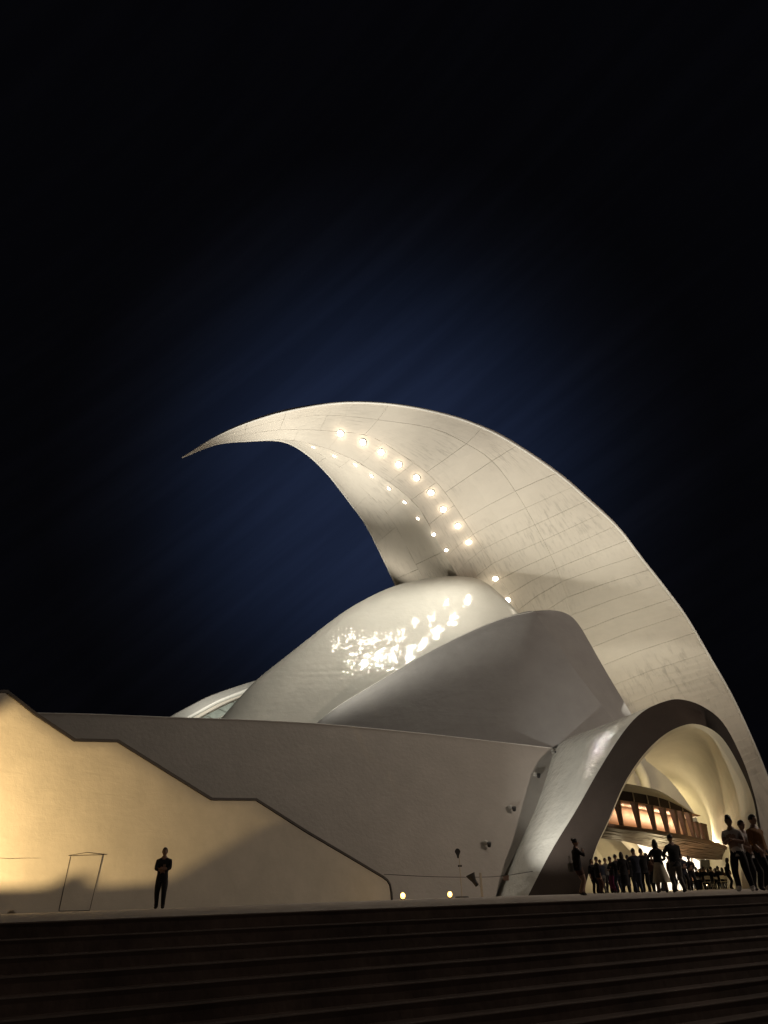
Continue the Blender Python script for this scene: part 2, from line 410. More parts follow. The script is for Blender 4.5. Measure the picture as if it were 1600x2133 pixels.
# lamps set in the wing: bowl housing and lens in one mesh
BIG = [(712,904),(755,923),(794,945),(831,970),(866,997),(896,1027),(926,1059),(955,1092),(980,1128),(1030,1207),(1053,1250)]
SMALL = [(655,931),(698,948),(739,969),(776,992),(811,1018),(844,1046),(875,1078),(903,1111),(929,1145)]
def solve_wing(px, py):
    from mathutils import geometry
    o = Vector((0, 0, CAMZ)); d = ray(px, py).normalized(); best = None
    for iu in range(60, 280):
        u = iu / 20
        for iv in range(2, 40):
            v = iv / 10
            q = wing_pt(u, v) - o; e = (q - d * q.dot(d)).length
            if best is None or e < best[0]: best = (e, u, v)
    return best[1], best[2]
def lamp_mesh(name, c, n, r):
    a = n.cross(Vector((0, 0, 1))).normalized(); b = n.cross(a)
    def ring(rr, h, k=14): return [c + n * h + (a * math.cos(2 * math.pi * i / k) + b * math.sin(2 * math.pi * i / k)) * rr for i in range(k)]
    rows = [ring(r * 1.35, -0.05), ring(r * 1.35, 0.07), ring(r * 1.05, 0.09), ring(r, 0.05), ring(r * 0.5, 0.09), ring(r * 0.02, 0.10)]
    k = 14; vs = [tuple(v) for rw in rows for v in rw]; fs = []; mi = []
    for i in range(len(rows) - 1):
        for j in range(k):
            fs.append((i * k + j, i * k + (j + 1) % k, (i + 1) * k + (j + 1) % k, (i + 1) * k + j)); mi.append(1 if i >= 2 else 0)
    me = bpy.data.meshes.new(name); me.from_pydata(vs, [], fs); me.update()
    for p, m_ in zip(me.polygons, mi): p.material_index = m_
    return me
LAMPS = []
for big, lst in ((True, BIG), (False, SMALL)):
    for i, (x, y) in enumerate(lst):
        u, v = solve_wing(x, y); c = wing_pt(u, v); n = wing_n(u, v)
        r = 0.27 if big else 0.17
        o = link('lamp', lamp_mesh('lamp', c, n, r), [M['rim'], M['lens'] if big else M['lens_small']]); o.parent = wing
        LAMPS.append((c, n, big, i))
for c, n, big, i in LAMPS:
    down = Vector((-0.34, -0.06, -1.0)).normalized()
    p = (1.0 if i < 9 else 0.4) if big else 0.2
    lamp('wing_light', c + n * 0.6, 1150 * p, (1.0, 0.94, 0.80), 0.11, aim=c + down * 10, angle=128, blend=1.0)
    lamp('wing_glow', c + n * 0.42, 26 * p, (1.0, 0.80, 0.58), 0.10)  # added point light for each lamp's halo, without a fitting

# ---- shells ----------------------------------------------------------
def dome(name, top, low, yt, yl, m, nu=60, nt=14, back=True, lin=0.6):
    """surface that rises from the low rail and rolls over at the top rail (both surveyed), like the shoulder of a shell"""
    rows = []
    for i in range(nu):
        s = i / (nu - 1)
        A = crom([(a[0], a[1], 0) for a in top], s * (len(top) - 1)); B = crom([(b[0], b[1], 0) for b in low], s * (len(low) - 1))
        ya = crom([(y, 0, 0) for y in yt], s * (len(yt) - 1)).x; yb = crom([(y, 0, 0) for y in yl], s * (len(yl) - 1)).x
        r = []
        for j in range(nt * (2 if back else 1) - (nt // 2 if back else 0)):
            t = j / (nt - 1) * math.pi / 2
            w = math.sin(t); d = 1 - math.cos(t)
            if j < nt: q_ = j / (nt - 1); w = lin * q_ + (1 - lin) * w; d = lin * q_ + (1 - lin) * d
            r.append(P(B.x + (A.x - B.x) * w, B.y + (A.y - B.y) * w, yb + (ya - yb) * d))
        rows.append(r)
    me = grid_mesh(name, rows); return link(name, me, m, smooth=True)
# bright inner shell
S1T = [(447,1512),(468,1488),(500,1452),(535,1416),(600,1364),(700,1286),(765,1246),(830,1218),(900,1203),(960,1200),(1005,1210),(1045,1240),(1085,1282),(1130,1340)]
S1L = [(449,1540),(480,1545),(520,1550),(560,1555),(640,1560),(740,1560),(800,1560),(860,1540),(920,1500),(970,1460),(1010,1420),(1045,1390),(1080,1380),(1110,1380)]
sp0 = P(800, 1310, 66.5); SN = Vector((0.03, -0.892, 0.452)).normalized()      # the shell leans back, nearly flat, twisting a little along its length
def tw(i, a, b): return a + (b - a) * i / 13
s1 = dome('inner_shell', S1T, S1L, [PP(x, y, sp0, SN).y + tw(i, 1.9, -1.7) for i, (x, y) in enumerate(S1T)],
          [PP(x, y, sp0, SN).y + tw(i, -1.7, 1.6) for i, (x, y) in enumerate(S1L)], M['shell_tile'], lin=0.86)
unparent_offset(s1, hall)
# cap of the shell's left end: a dark thin edge
o = link('edge_band', tube_mesh('edge_band', [P(447 + (535 - 447) * t, 1512 + (1416 - 1512) * t + 3, PP(447 + (535 - 447) * t, 1512 + (1416 - 1512) * t, sp0, SN).y + 1.4) for t in [i / 12 for i in range(13)]], 0.04, 6), M['fin']); o.parent = s1
# dark outer shell: face, folded flank, thickness
TOP2 = [(640,1522),(700,1473),(800,1412),(900,1354),(1000,1306),(1060,1284),(1110,1273)]
FOLD = [(1110,1273),(1128,1296),(1160,1338),(1190,1385),(1225,1432),(1262,1480),(1300,1530)]
FLANK = [(1110,1273),(1150,1271),(1182,1279),(1205,1300),(1232,1345),(1262,1398),(1330,1512)]
def loft2(name, A, B, ya, yb, m, nu=40, nv=12, bulge=0.0, thick=0.5):
    rows = []
    for i in range(nu):
        s = i / (nu - 1)
        a = crom([(p[0], p[1], y) for p, y in zip(A, ya)], s * (len(A) - 1)); b = crom([(p[0], p[1], y) for p, y in zip(B, yb)], s * (len(B) - 1))
        row = []
        for j in range(nv):
            t = j / (nv - 1)
            q = a.lerp(b, t); row.append(P(q.x, q.y, q.z - bulge * math.sin(math.pi * t)))
        rows.append(row)
    me = grid_mesh(name, rows); o = link(name, me, m, smooth=True)
    if thick:
        md = o.modifiers.new('solid', 'SOLIDIFY'); md.thickness = thick; md.offset = 0
        n0 = me.polygons[len(me.polygons) // 2].normal; c0 = me.polygons[len(me.polygons) // 2].center
        md.offset = -1 if n0.dot(Vector((0, 0, 0)) - c0) > 0 else 1
    return o
BOT2 = [(640,1535),(700,1540),(770,1545),(840,1552),(905,1560),(965,1568),(1020,1576),(1070,1584),(1115,1592),(1160,1600),(1205,1608),(1250,1616),(1300,1625)]
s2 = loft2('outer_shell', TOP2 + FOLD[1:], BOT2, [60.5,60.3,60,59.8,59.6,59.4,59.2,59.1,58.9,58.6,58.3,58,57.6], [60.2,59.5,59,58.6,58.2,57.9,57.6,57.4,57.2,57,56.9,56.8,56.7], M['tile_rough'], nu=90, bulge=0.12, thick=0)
unparent_offset(s2, hall)
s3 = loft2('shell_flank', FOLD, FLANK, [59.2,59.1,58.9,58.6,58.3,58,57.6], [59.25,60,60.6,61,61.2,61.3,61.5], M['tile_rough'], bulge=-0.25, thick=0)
s3.parent = s2
o = link('edge_band', tube_mesh('edge_band', [P(q.x, q.y, q.z) for q in resample([(p[0], p[1] + 1, y - 0.1) for p, y in zip(TOP2, [60.5,60.3,60,59.8,59.6,59.4,59.2])], 50)], 0.02, 6), M['rim']); o.parent = s2
# far shell on the left with its white rim and glazed tiles
ARC = [(330,1510),(355,1492),(395,1470),(435,1450),(485,1432),(537,1416),(600,1400)]
rim0 = loft2('far_shell', ARC, [(360,1520),(385,1498),(420,1478),(455,1459),(500,1441),(545,1424),(600,1410)], [79]*7, [78.5]*7, M['rim'], thick=0.5)
unparent_offset(rim0, hall)
rim1 = loft2('inner_rim', [(362,1520),(388,1499),(422,1479),(457,1460),(502,1442),(547,1425),(602,1411)], [(375,1522),(401,1503),(435,1483),(468,1466),(510,1448),(552,1431),(602,1417)], [79]*7, [79.3]*7, M['concrete'], thick=0.3); rim1.parent = rim0
bk = loft2('shell_backing', [(375,1522),(401,1503),(435,1483),(468,1466),(510,1448),(552,1431),(602,1417)], [(420,1560),(460,1560),(490,1550),(520,1540),(560,1530),(590,1520),(620,1510)], [79.6]*7, [79.6]*7, M['concrete'], thick=0.3); bk.parent = rim0
for r_ in range(5):
    for k in range(7):
        if k > 6 - r_ * 0: continue
        t0, t1 = 0.02 + k * 0.135, 0.02 + (k + 1) * 0.135 - 0.008
        def q(t, w):
            a = crom([(p[0], p[1], 0) for p in [(378,1523),(404,1504),(437,1485),(470,1468),(512,1450),(554,1433),(604,1419)]], t * 6)
            return P(a.x + 22 * w, a.y + 9.5 * w, 79.25)
        w0, w1 = r_ * 1.0 + 0.06, r_ * 1.0 + 0.94
        jz = [Vector((0, random.uniform(-0.12, 0.05), 0)) for _ in range(4)]
        vs = [q(t0, w0) + jz[0], q(t1, w0) + jz[1], q(t1, w1) + jz[2], q(t0, w1) + jz[3]]
        o = link('pane', slab('pane', vs, Vector((0, 0.1, 0))), M['glass']); o.parent = rim0

# ---- plinth wall -----------------------------------------------------
pb0, pb1 = P(420, 1880, 47.5), P(1040, 1866, 52.0); pb0.z = pb1.z = 0
pdir = (pb1 - pb0).normalized(); pout = Vector((pdir.y, -pdir.x, 0)); pn = (pout * math.cos(R(20)) + Vector((0, 0, 1)) * math.sin(R(20))).normalized()
def pw(x, y, off=0.0): return PP(x, y, pb0 + pn * off, pn)
top = [(40,1483),(75,1485),(200,1488),(350,1494),(500,1499),(655,1507),(780,1518),(900,1530),(1050,1547),(1190,1563)]
right = [(1172,1592),(1148,1634),(1120,1688),(1095,1735),(1072,1780),(1048,1828),(1028,1880)]
out_ = [pw(*p) for p in top] + [pw(*p) for p in right] + [pw(40, 1910)]
pw_o = link('plinth_wall', slab('plinth_wall', out_, -pn * 0.8), M['plinth']); unparent_offset(pw_o, hall)
tp = resample([Vector((x, y, 0)) for x, y in top], 60)
o = link('coping', tube_mesh('coping', [pw(p.x, p.y, 0.0) for p in tp], 0.032, 6), M['rim']); o.parent = pw_o
for (x, y) in ((1154,1568),(1117,1615),(1066,1684),(1014,1758)):
    c = pw(x, y, 0.16)
    g1 = bmesh.new(); bmesh.ops.create_uvsphere(g1, u_segments=12, v_segments=8, radius=0.17); 
    for v in g1.verts: v.co = v.co * (1.0) + c + Vector((-0.06, 0, 0.08))
    m1 = bpy.data.meshes.new('a'); g1.to_mesh(m1); g1.free()
    g2 = bmesh.new(); bmesh.ops.create_cone(g2, cap_ends=True, segments=12, radius1=0.12, radius2=0.15, depth=0.26)
    for v in g2.verts: v.co = Matrix.Rotation(R(35), 3, 'X') @ v.co + c + pn * 0.2 + Vector((0.10, 0, -0.12))
    m2 = bpy.data.meshes.new('b'); g2.to_mesh(m2); g2.free()
    o = link('wall_lamp', join_meshes('wall_lamp', [m1, m2], [0, 1]), [M['globe'], M['black']], smooth=True); o.parent = pw_o

# ---- side arch -------------------------------------------------------
AO = [(1088,1890,50),(1102,1862,50),(1150,1770,50.2),(1200,1688,50.5),(1250,1600,50.8),(1300,1523,51.1),(1340,1482,51.2),(1385,1461,51),(1420,1457,50.6),(1465,1472,49.6),(1508,1508,48.2),(1548,1585,46.4),(1571,1655,44.8),(1583,1715,43.5),(1592,1790,42.2),(1600,1885,41)]
AI = [(1204,1890,50.3),(1215,1862,50.3),(1240,1770,50.5),(1266,1712,50.7),(1300,1633,51.0),(1338,1575,51.3),(1378,1535,51.4),(1415,1514,51.2),(1448,1508,50.8),(1485,1521,49.9),(1514,1550,48.6),(1547,1610,46.8),(1568,1663,45.0),(1578,1716,43.7),(1586,1790,42.3),(1592,1885,41.1)]
AR = [(1008,1890,54),(1020,1862,54.4),(1060,1770,55.5),(1100,1690,56.6),(1128,1620,57.4),(1150,1562,58),(1180,1538,58.4),(1240,1519,58.6),(1330,1490,58.6),(1420,1475,58),(1480,1520,58),(1530,1600,58),(1560,1665,57),(1578,1720,56),(1590,1795,55),(1600,1890,54)]
def vec3(l): return [Vector(p) for p in l]
NA = 72
AI = [(x, y, z - (1.9 if i < 8 else max(0.0, 1.9 - (i - 7) * 0.5))) for i, (x, y, z) in enumerate(AI)]      # the inner lip juts out
O_, I_, R_ = (resample(vec3(l), NA) for l in (AO, AI, AR))
def rows_between(A, B, nv, bul=0.0):
    rr = []
    for a, b in zip(A, B):
        pa, pb = P(a.x, a.y, a.z), P(b.x, b.y, b.z); rr.append([pa.lerp(pb, j / (nv - 1)) for j in range(nv)])
    return rr
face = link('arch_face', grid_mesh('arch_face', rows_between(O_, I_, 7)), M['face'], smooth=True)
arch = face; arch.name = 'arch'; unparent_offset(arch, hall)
ext_rows = []
for a, b in zip(O_, R_):
    r = []
    for j in range(16):
        t = j / 15; w = 0.45 * t + 0.55 * math.sin(t * math.pi / 2); d = 0.45 * t + 0.55 * (1 - math.cos(t * math.pi / 2))
        r.append(P(a.x + (b.x - a.x) * w, a.y + (b.y - a.y) * w, a.z + (b.z - a.z) * d))
    ext_rows.append(r)
# swell the outside of the arch a little so that it is not a ruled sheet
for i, r in enumerate(ext_rows):
    for j in range(1, len(r) - 1):
        t = j / (len(r) - 1)
        r[j] = r[j] + Vector((-0.35, 0, 0.35)) * math.sin(math.pi * t) * 0.0
ext = link('arch_back', grid_mesh('arch_back', ext_rows), M['tile'], smooth=True); ext.parent = arch
# soffit: a narrow flange, then the big inner vault
fl = [(p.x - 13 * math.sin(math.pi * t) * min(1, max(0, (t - 0.38) / 0.3)) ** 1.5, p.y + 9 * math.sin(math.pi * t), p.z + 1.6) for p, t in zip(I_, [i / (NA - 1) for i in range(NA)])]
fl = [Vector(p) for p in fl]
link('soffit', grid_mesh('soffit', rows_between(I_, fl, 4)), M['vault'], smooth=True).parent = arch
KR = [(1150,1890,60),(1165,1862,60),(1200,1770,60),(1250,1700,60),(1290,1640,60),(1334,1577,60),(1348,1586,62.5),(1368,1601,65),(1392,1622,67.5),(1413,1646,69.5),(1434,1675,71),(1450,1702,72),(1460,1732,73),(1466,1762,73.5),(1472,1800,74),(1478,1890,74)]
K_ = resample(vec3(KR), NA)
i0 = int(NA * 5 / 15)
vr = []
for a, b in list(zip(fl, K_))[i0:]:
    pa, pb = P(a.x, a.y, a.z), P(b.x, b.y, b.z)
    mid = pa.lerp(pb, 0.5) + Vector((0.8, 0, 1.2))
    vr.append([(pa * (1 - t) ** 2 + mid * 2 * t * (1 - t) + pb * t * t) for t in [j / 15 for j in range(16)]])
vault = link('vault', grid_mesh('vault', vr), M['vault'], smooth=True); vault.parent = arch
# far lit shell seen beyond the vault, with a rib
fs = loft2('rear_vault', [(1270,1600),(1330,1555),(1400,1570),(1480,1640)], [(1250,1720),(1330,1740),(1400,1760),(1480,1800)], [76,77,78,79], [75,75,76,77], M['vault'], nu=20, nv=8, bulge=-1.5, thick=0.3); fs.parent = arch
rb = link('rib', tube_mesh('rib', [P(1312, 1570, 75), P(1326, 1592, 74.6), P(1342, 1622, 74.3), P(1356, 1670, 74)], [0.6, 0.55, 0.5, 0.5], 8), M['vault'], smooth=True); rb.parent = arch
# lower back walls
bw = loft2('back_wall', [(1180,1725),(1240,1730),(1300,1742),(1316,1758),(1345,1785),(1362,1815)], [(1180,1872),(1240,1870),(1300,1868),(1316,1866),(1345,1866),(1362,1866)], [66]*6, [66]*6, M['vault'], nu=20, nv=6, thick=0.3); bw.parent = arch
cut = loft2('inner_arch', [(1210,1800),(1233,1762),(1250,1778),(1262,1800)], [(1210,1868),(1233,1868),(1250,1868),(1262,1868)], [64.5]*4, [64.5]*4, M['vault'], nu=12, nv=4, thick=0.3); cut.parent = arch
strut = link('strut', tube_mesh('strut', [P(1300, 1745, 63), P(1322, 1768, 63.2), P(1350, 1802, 63.5), P(1362, 1830, 63.6)], [0.42, 0.4, 0.36, 0.3], 8), M['concrete'], smooth=True); strut.parent = arch
win = link('window', slab('window', [P(1325, 1740, 77), P(1474, 1760, 77), P(1476, 1868, 77), P(1325, 1870, 77)], Vector((0, 0.3, 0))), M['litroom']); win.parent = arch
for x in (1372, 1405, 1440, 1462):
    o = link('mullion', tube_mesh('mullion', [P(x, 1752, 76.7), P(x + 3, 1864, 76.7)], 0.07, 6), M['pale']); o.parent = win
dr = link('door', slab('door', [P(1459, 1790, 72), P(1479, 1791, 71.8), P(1484, 1864, 71.8), P(1463, 1864, 72)], Vector((0, 0.2, 0))), M['black']); dr.parent = arch

# ---- balcony with fins ----------------------------------------------
EC = [(1215,1711),(1240,1715),(1300,1724),(1340,1729),(1370,1733.5),(1395,1738),(1420,1742),(1455,1749),(1490,1758),(1514,1767)]
EY = [52, 52.5, 54, 55, 56, 57, 58, 59.3, 60, 60.5]
E3 = [P(x, y, Y) for (x, y), Y in zip(EC, EY)]
Ec = resample(E3, 60)
BI = resample([Vector(v) for v in [(1210,1733,0),(1235,1739,0),(1300,1748,0),(1345,1758,0),(1385,1768,0),(1415,1777,0),(1440,1783,0),(1475,1786,0),(1505,1786,0),(1516,1776,0)]], 60)
soff = []
for p, q in zip(Ec, BI):
    soff.append(P(q.x, q.y, p.y + 4.0))
# balcony deck (dark edge) as a loft: top front, bottom front
def ribbon(name, A, B, m, parent, thick=0.15):
    me = grid_mesh(name, [[a, b] for a, b in zip(A, B)]); o = link(name, me, m, smooth=True)
    md = o.modifiers.new('solid', 'SOLIDIFY'); md.thickness = thick; md.offset = 0
    if parent: o.parent = parent
    return o
balc = ribbon('balcony', [p + Vector((0, 0, 0.12)) for p in Ec], [p - Vector((0, 0, 0.10)) for p in Ec], M['fin'], None, 0.1)
unparent_offset(balc, hall)
NSL = 11
for k in range(NSL):
    a0, a1 = (k + 0.06) / NSL, (k + 0.88) / NSL
    A = [p.lerp(q, a0) - Vector((0, 0, 0.1)) for p, q in zip(Ec[::3], soff[::3])]; B = [p.lerp(q, a1) - Vector((0, 0, 0.1 + random.uniform(-0.03, 0.05))) for p, q in zip(Ec[::3], soff[::3])]
    ribbon('slat', A, B, M['timber'], balc, 0.06)
ribbon('soffit_board', [p + Vector((0, 0, 0.08)) for p in Ec], [q + Vector((0, 0, 0.10)) for q in soff], M['black'], balc, 0.04)
ribbon('rear_beam', [q + Vector((0, 0, 0.12)) for q in soff], [q - Vector((0, 0, 0.14)) for q in soff], M['timber'], balc, 0.2)
# fascia over the fins: two bands; slim joints between the lengths
FU = [p + Vector((0, 0, 3.05)) for p in Ec[:47]]; FM = [p + Vector((0, 0, 2.45)) for p in Ec[:47]]; FB = [p + Vector((0, 0, 1.82)) for p in Ec[:47]]
FU = [p + Vector((0.0, 0.6, -1.2 * max(0, (i - 30) / 17) ** 2)) for i, p in enumerate(FU)]
FM = [p + Vector((0, 0, -0.7 * max(0, (i - 30) / 17) ** 2)) for i, p in enumerate(FM)]
ribbon('upper_fascia', FU, FM, M['vault'], balc, 0.12)
for a in range(0, 46, 6):
    b = min(46, a + 6)
    A, B = FM[a:b + 1], FB[a:b + 1]
    me = grid_mesh('fascia_panel', [[x, y] for x, y in zip(A[:], B[:])])
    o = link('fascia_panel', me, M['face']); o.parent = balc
    md = o.modifiers.new('solid', 'SOLIDIFY'); md.thickness = 0.1
    if a:
        o = link('joint_strip', tube_mesh('joint_strip', [FM[a] + Vector((0, -0.1, 0)), FB[a] + Vector((0, -0.1, 0))], 0.04, 6), M['pale']); o.parent = balc
# room behind: floor to ceiling wall, ceiling
inn = [p + Vector((0.6, 4.5, 0)) for p in Ec[:50]]
bwl = ribbon('foyer_wall', [p + Vector((0, 0, 2.0)) for p in inn], [p + Vector((0, 0, 0.1)) for p in inn], M['room'], balc, 0.1)
ribbon('foyer_ceiling', [p + Vector((0, 0.1, 1.84)) for p in Ec[:50]], [p + Vector((0, 0, 1.95)) for p in inn], M['room'], balc, 0.06)
ribbon('foyer_floor', [p + Vector((0, 0.1, 0.12)) for p in Ec[:50]], [p + Vector((0, 0, 0.1)) for p in inn], M['room'], balc, 0.04)
# fins: tapering downward
FX = [1246, 1300, 1340, 1371, 1396, 1418, 1434, 1447, 1457, 1466, 1474]
def fin_mesh(p, t, zt):
    d = Vector((-t.y, t.x, 0)); 
    if d.y < 0: d = -d
    def sec(z, w, dp): return [p + t * (-w / 2) + Vector((0, 0, z)), p + t * (w / 2) + Vector((0, 0, z)), p + t * (w / 2) + d * dp + Vector((0, 0, z)), p + t * (-w / 2) + d * dp + Vector((0, 0, z))]
    rows = [sec(0.13, 0.17, 0.25), sec(0.7, 0.23, 0.3), sec(1.3, 0.30, 0.36), sec(zt, 0.38, 0.42)]
    return grid_mesh('fin', rows, uv=False, closed_v=True)
for x in FX:
    # station on the curve by photographed foot of the fin
    best = min(range(1, 59), key=lambda i: abs((Ec[i].x / Ec[i].y) - (ray(x, 1735).x / ray(x, 1735).y)))
    if best > 45: zt = 1.2
    else: zt = 1.82
    t = (Ec[best + 1] - Ec[best - 1]).normalized()
    o = link('fin', fin_mesh(Ec[best] + Vector((0, 0.05, 0)), t, zt), M['fin']); o.parent = balc

# ================================================================== stepped parapet wall on the left
zb0, zb1 = P(170, 1898, 29.5), P(812, 1872, 46.0); zb0.z = zb1.z = 0
zd = (zb1 - zb0).normalized(); zo = Vector((zd.y, -zd.x, 0)); zn = (zo * math.cos(R(9)) + Vector((0, 0, 1)) * math.sin(R(9))).normalized()
def zw(x, y, off=0.0): return PP(x, y, zb0 + zn * off, zn)
ztop = [(-260,1270),(-140,1437),(14,1440),(75,1488),(155,1541),(245,1543),(440,1664),(533,1665),(640,1733),(740,1792),(797,1826)]
zr = [(806,1833),(812,1843),(815,1860),(816,1878)]
zl = [(816,1885),(600,1895),(300,1912),(-260,1935)]
wallr = root('stepped_wall', zb0, 'pale parapet wall with zigzag stepped top, lit yellow, at the left of the plaza', 'wall')
o = link('wall_body', slab('wall_body', [zw(*p) for p in ztop + zr + zl], -zn * 0.55), M['plaster']); unparent_offset(o, wallr)
zpts = ztop + zr
bm = bmesh.new()
cw = [zw(x, y, 0.0) for x, y in zpts]
def coping_seg(a, b, up=0.17, fr=0.10):
    d = (b - a).normalized(); u = zn.cross(d).normalized()
    if u.z < 0 and abs(d.z) < 0.95: u = -u
    return d, u
rows = []
for i, p in enumerate(cw):
    d = (cw[min(i + 1, len(cw) - 1)] - cw[max(i - 1, 0)]).normalized(); u = d.cross(zn).normalized()
    if u.dot(Vector((0.5, 0, 1))) < 0: u = -u
    rows.append([p + zn * 0.07 - u * 0.08, p + zn * 0.07 + u * 0.04, p - zn * 0.62 + u * 0.04, p - zn * 0.62 - u * 0.08])
o = link('coping', grid_mesh('coping', rows, uv=False, closed_v=True), M['coping']); unparent_offset(o, wallr)
# flush door: outline of shadow gaps and a shallow pointed head
dl = [(123,1897),(147,1784),(214,1781),(187,1896)]
o = link('door', slab('door', [zw(x, y, 0.012) for x, y in dl], -zn * 0.05), M['plaster']); unparent_offset(o, wallr); door = o
def line(name, a, b, r=0.010, par=None, m=None):
    o = link(name, tube_mesh(name, [zw(*a, 0.014), zw((a[0] + b[0]) / 2, (a[1] + b[1]) / 2, 0.014), zw(*b, 0.014)], r, 6), m or M['coping']); o.parent = par
for a, b in (((123,1897),(147,1784)), ((187,1896),(214,1781)), ((123,1897.5),(187,1896.5)), ((143,1782.5),(222,1780)), ((143,1782),(181,1775.5)), ((181,1775.5),(222,1780))): line('door_gap', a, b, par=door)
o = link('crack', tube_mesh('crack', [zw(x, y, 0.004) for x, y in ((-5,1787),(20,1788.5),(45,1787.5),(85,1787.5))], [0.005, 0.010, 0.008, 0.004], 6), M['coping']); unparent_offset(o, wallr)

# ================================================================== small things on the plaza
def ground_pt(x, Y): 
    p = P(x, 1860, Y); return Vector((p.x, p.y, 0.0))
for i, (x, Y, lab) in enumerate(((839, 43.0, 'glowing amber ground lamp beside the end of the stepped wall'), (937, 46.0, 'glowing amber ground lamp in front of the plinth, nearer the arch'))):
    g = ground_pt(x, Y); r_ = root('ground_lamp', g, lab, 'lamp', 'amber lamps along the plinth')
    o = link('base', box_mesh('base', 0.22, 0.22, 0.05, bev=0.01), M['black'], r_)
    bm = bmesh.new(); bmesh.ops.create_uvsphere(bm, u_segments=14, v_segments=10, radius=0.13)
    for v in bm.verts: v.co.z = v.co.z * 1.15 + 0.19
    me = bpy.data.meshes.new('lens'); bm.to_mesh(me); bm.free(); link('lens', me, M['amber'], r_, smooth=True)
    bm = bmesh.new(); bmesh.ops.create_cone(bm, cap_ends=True, segments=12, radius1=0.12, radius2=0.03, depth=0.06)
    for v in bm.verts: v.co.z += 0.36
    me = bpy.data.meshes.new('cap'); bm.to_mesh(me); bm.free(); link('cap', me, M['black'], r_)
    lamp('ground_glow', g + Vector((0, -0.3, 0.35)), 9, (1.0, 0.62, 0.2), 0.08)
# signpost with drop-shaped sign
g = ground_pt(962, 47.5); r_ = root('signpost', g, 'thin pale pole with small dark drop-shaped sign on round base', 'sign')
link('pole', tube_mesh('pole', [(0, 0, 0.05), (0, 0, 2.3)], 0.022, 8), M['pale'], r_)
bm = bmesh.new(); bmesh.ops.create_cone(bm, cap_ends=True, segments=20, radius1=0.42, radius2=0.38, depth=0.07)
for v in bm.verts: v.co.z += 0.035
me = bpy.data.meshes.new('base'); bm.to_mesh(me); bm.free(); link('base', me, M['black'], r_)
pts = [(0.17 * math.sin(a) * (1 if math.cos(a) > -0.3 else 0.8), 0.0, 0.2 * math.cos(a) - (0.14 if math.cos(a) < -0.9 else 0)) for a in [2 * math.pi * i / 20 for i in range(20)]]
link('sign_plate', slab('sign_plate', [Vector((p[0] - 0.08, -0.05, p[2] + 2.42)) for p in pts], Vector((0, 0.04, 0))), M['black'], r_)
link('lower_plate', box_mesh('lower_plate', 0.24, 0.04, 0.10, 1.62), M['black'], r_)
# black flood lamp on a pale stand
g = ground_pt(1004, 46.5); r_ = root('stand_light', g, 'black funnel-shaped floodlight tilted on pale upright stand by the arch foot', 'lamp')
link('stand', box_mesh('stand', 0.13, 0.10, 1.25, 0.0, 0.01), M['pale'], r_)
link('brace', tube_mesh('brace', [(0, 0.0, 0.45), (-0.45, -0.05, 1.2)], 0.03, 6), M['pale'], r_)
me = tube_mesh('lamp_head', [(-0.25, -0.08, 0.58), (-0.42, -0.1, 0.85), (-0.56, -0.12, 1.10), (-0.60, -0.12, 1.20)], [0.10, 0.14, 0.25, 0.28], 14)
link('lamp_head', me, M['black'], r_, smooth=True)
# rope and plaque
pts = [(560,1822,44),(700,1822,45),(800,1821,46),(900,1826,46.6),(1000,1827,47.4),(1050,1824,48.2),(1110,1815,49.0)]
tag(link('cable', tube_mesh('cable', [P(q.x, q.y, q.z) for q in resample(vec3(pts[2:]), 30)], 0.016, 6), M['black']), 'thin dark cable strung low from the parapet end to the arch leg', 'cable')
tag(link('plaque', slab('plaque', [P(1048, 1824, 49.2), P(1060.5, 1823.5, 49.2), P(1060, 1834, 49.2), P(1048, 1834.5, 49.2)], Vector((0, 0.06, 0))), M['fin']), 'small square brown plaque on the white arch leg', 'plaque')

# ================================================================== people
PM = {}
def cloth(name, c, rough=0.85): 
    if name not in PM: PM[name] = mat('cloth_' + name, c, rough, 0.2, var=(9.0, 0.15))
    return PM[name]
SKIN = mat('skin', (0.20, 0.115, 0.08), 0.55, 0.4); HAIR = mat('hair', (0.018, 0.013, 0.010), 0.6, 0.4)
cloth('black', (0.014, 0.013, 0.015)); cloth('navy', (0.016, 0.018, 0.03)); cloth('white', (0.45, 0.42, 0.40)); cloth('grey', (0.10, 0.095, 0.09))
cloth('orange', (0.16, 0.075, 0.025)); cloth('cream', (0.42, 0.37, 0.29)); cloth('magenta', (0.10, 0.012, 0.05)); cloth('brown', (0.07, 0.035, 0.025)); cloth('jeans', (0.03, 0.035, 0.05)); cloth('red', (0.25, 0.03, 0.02))
cloth('shoe', (0.03, 0.025, 0.025)); cloth('white_shoe', (0.55, 0.52, 0.5))
def head_mesh(yaw=0.0):
    bm = bmesh.new(); bmesh.ops.create_uvsphere(bm, u_segments=18, v_segments=14, radius=1.0)
    for v in bm.verts:
        x, y, z = v.co
        w = 0.078 * (1 - 0.22 * max(0, -z) ** 1.5); d = 0.098 * (1 - 0.12 * max(0, -z))
        nx, ny, nz_ = x * w, y * d, z * 0.118
        if y < -0.6:                                     # face towards -y
            if abs(x) < 0.22 and -0.35 < z < 0.15: ny -= 0.018 * (1 - abs(x) / 0.22) * (0.4 + (0.15 - z))
            if 0.05 < z < 0.30 and 0.2 < abs(x) < 0.55: ny += 0.008
            if -0.62 < z < -0.48 and abs(x) < 0.3: ny -= 0.004
            if z < -0.75: ny -= 0.012
        if abs(x) > 0.93 and -0.25 < z < 0.2: nx *= 1.13
        v.co = Matrix.Rotation(yaw, 3, 'Z') @ Vector((nx, ny, nz_))
    me = bpy.data.meshes.new('head'); bm.to_mesh(me); bm.free(); return me
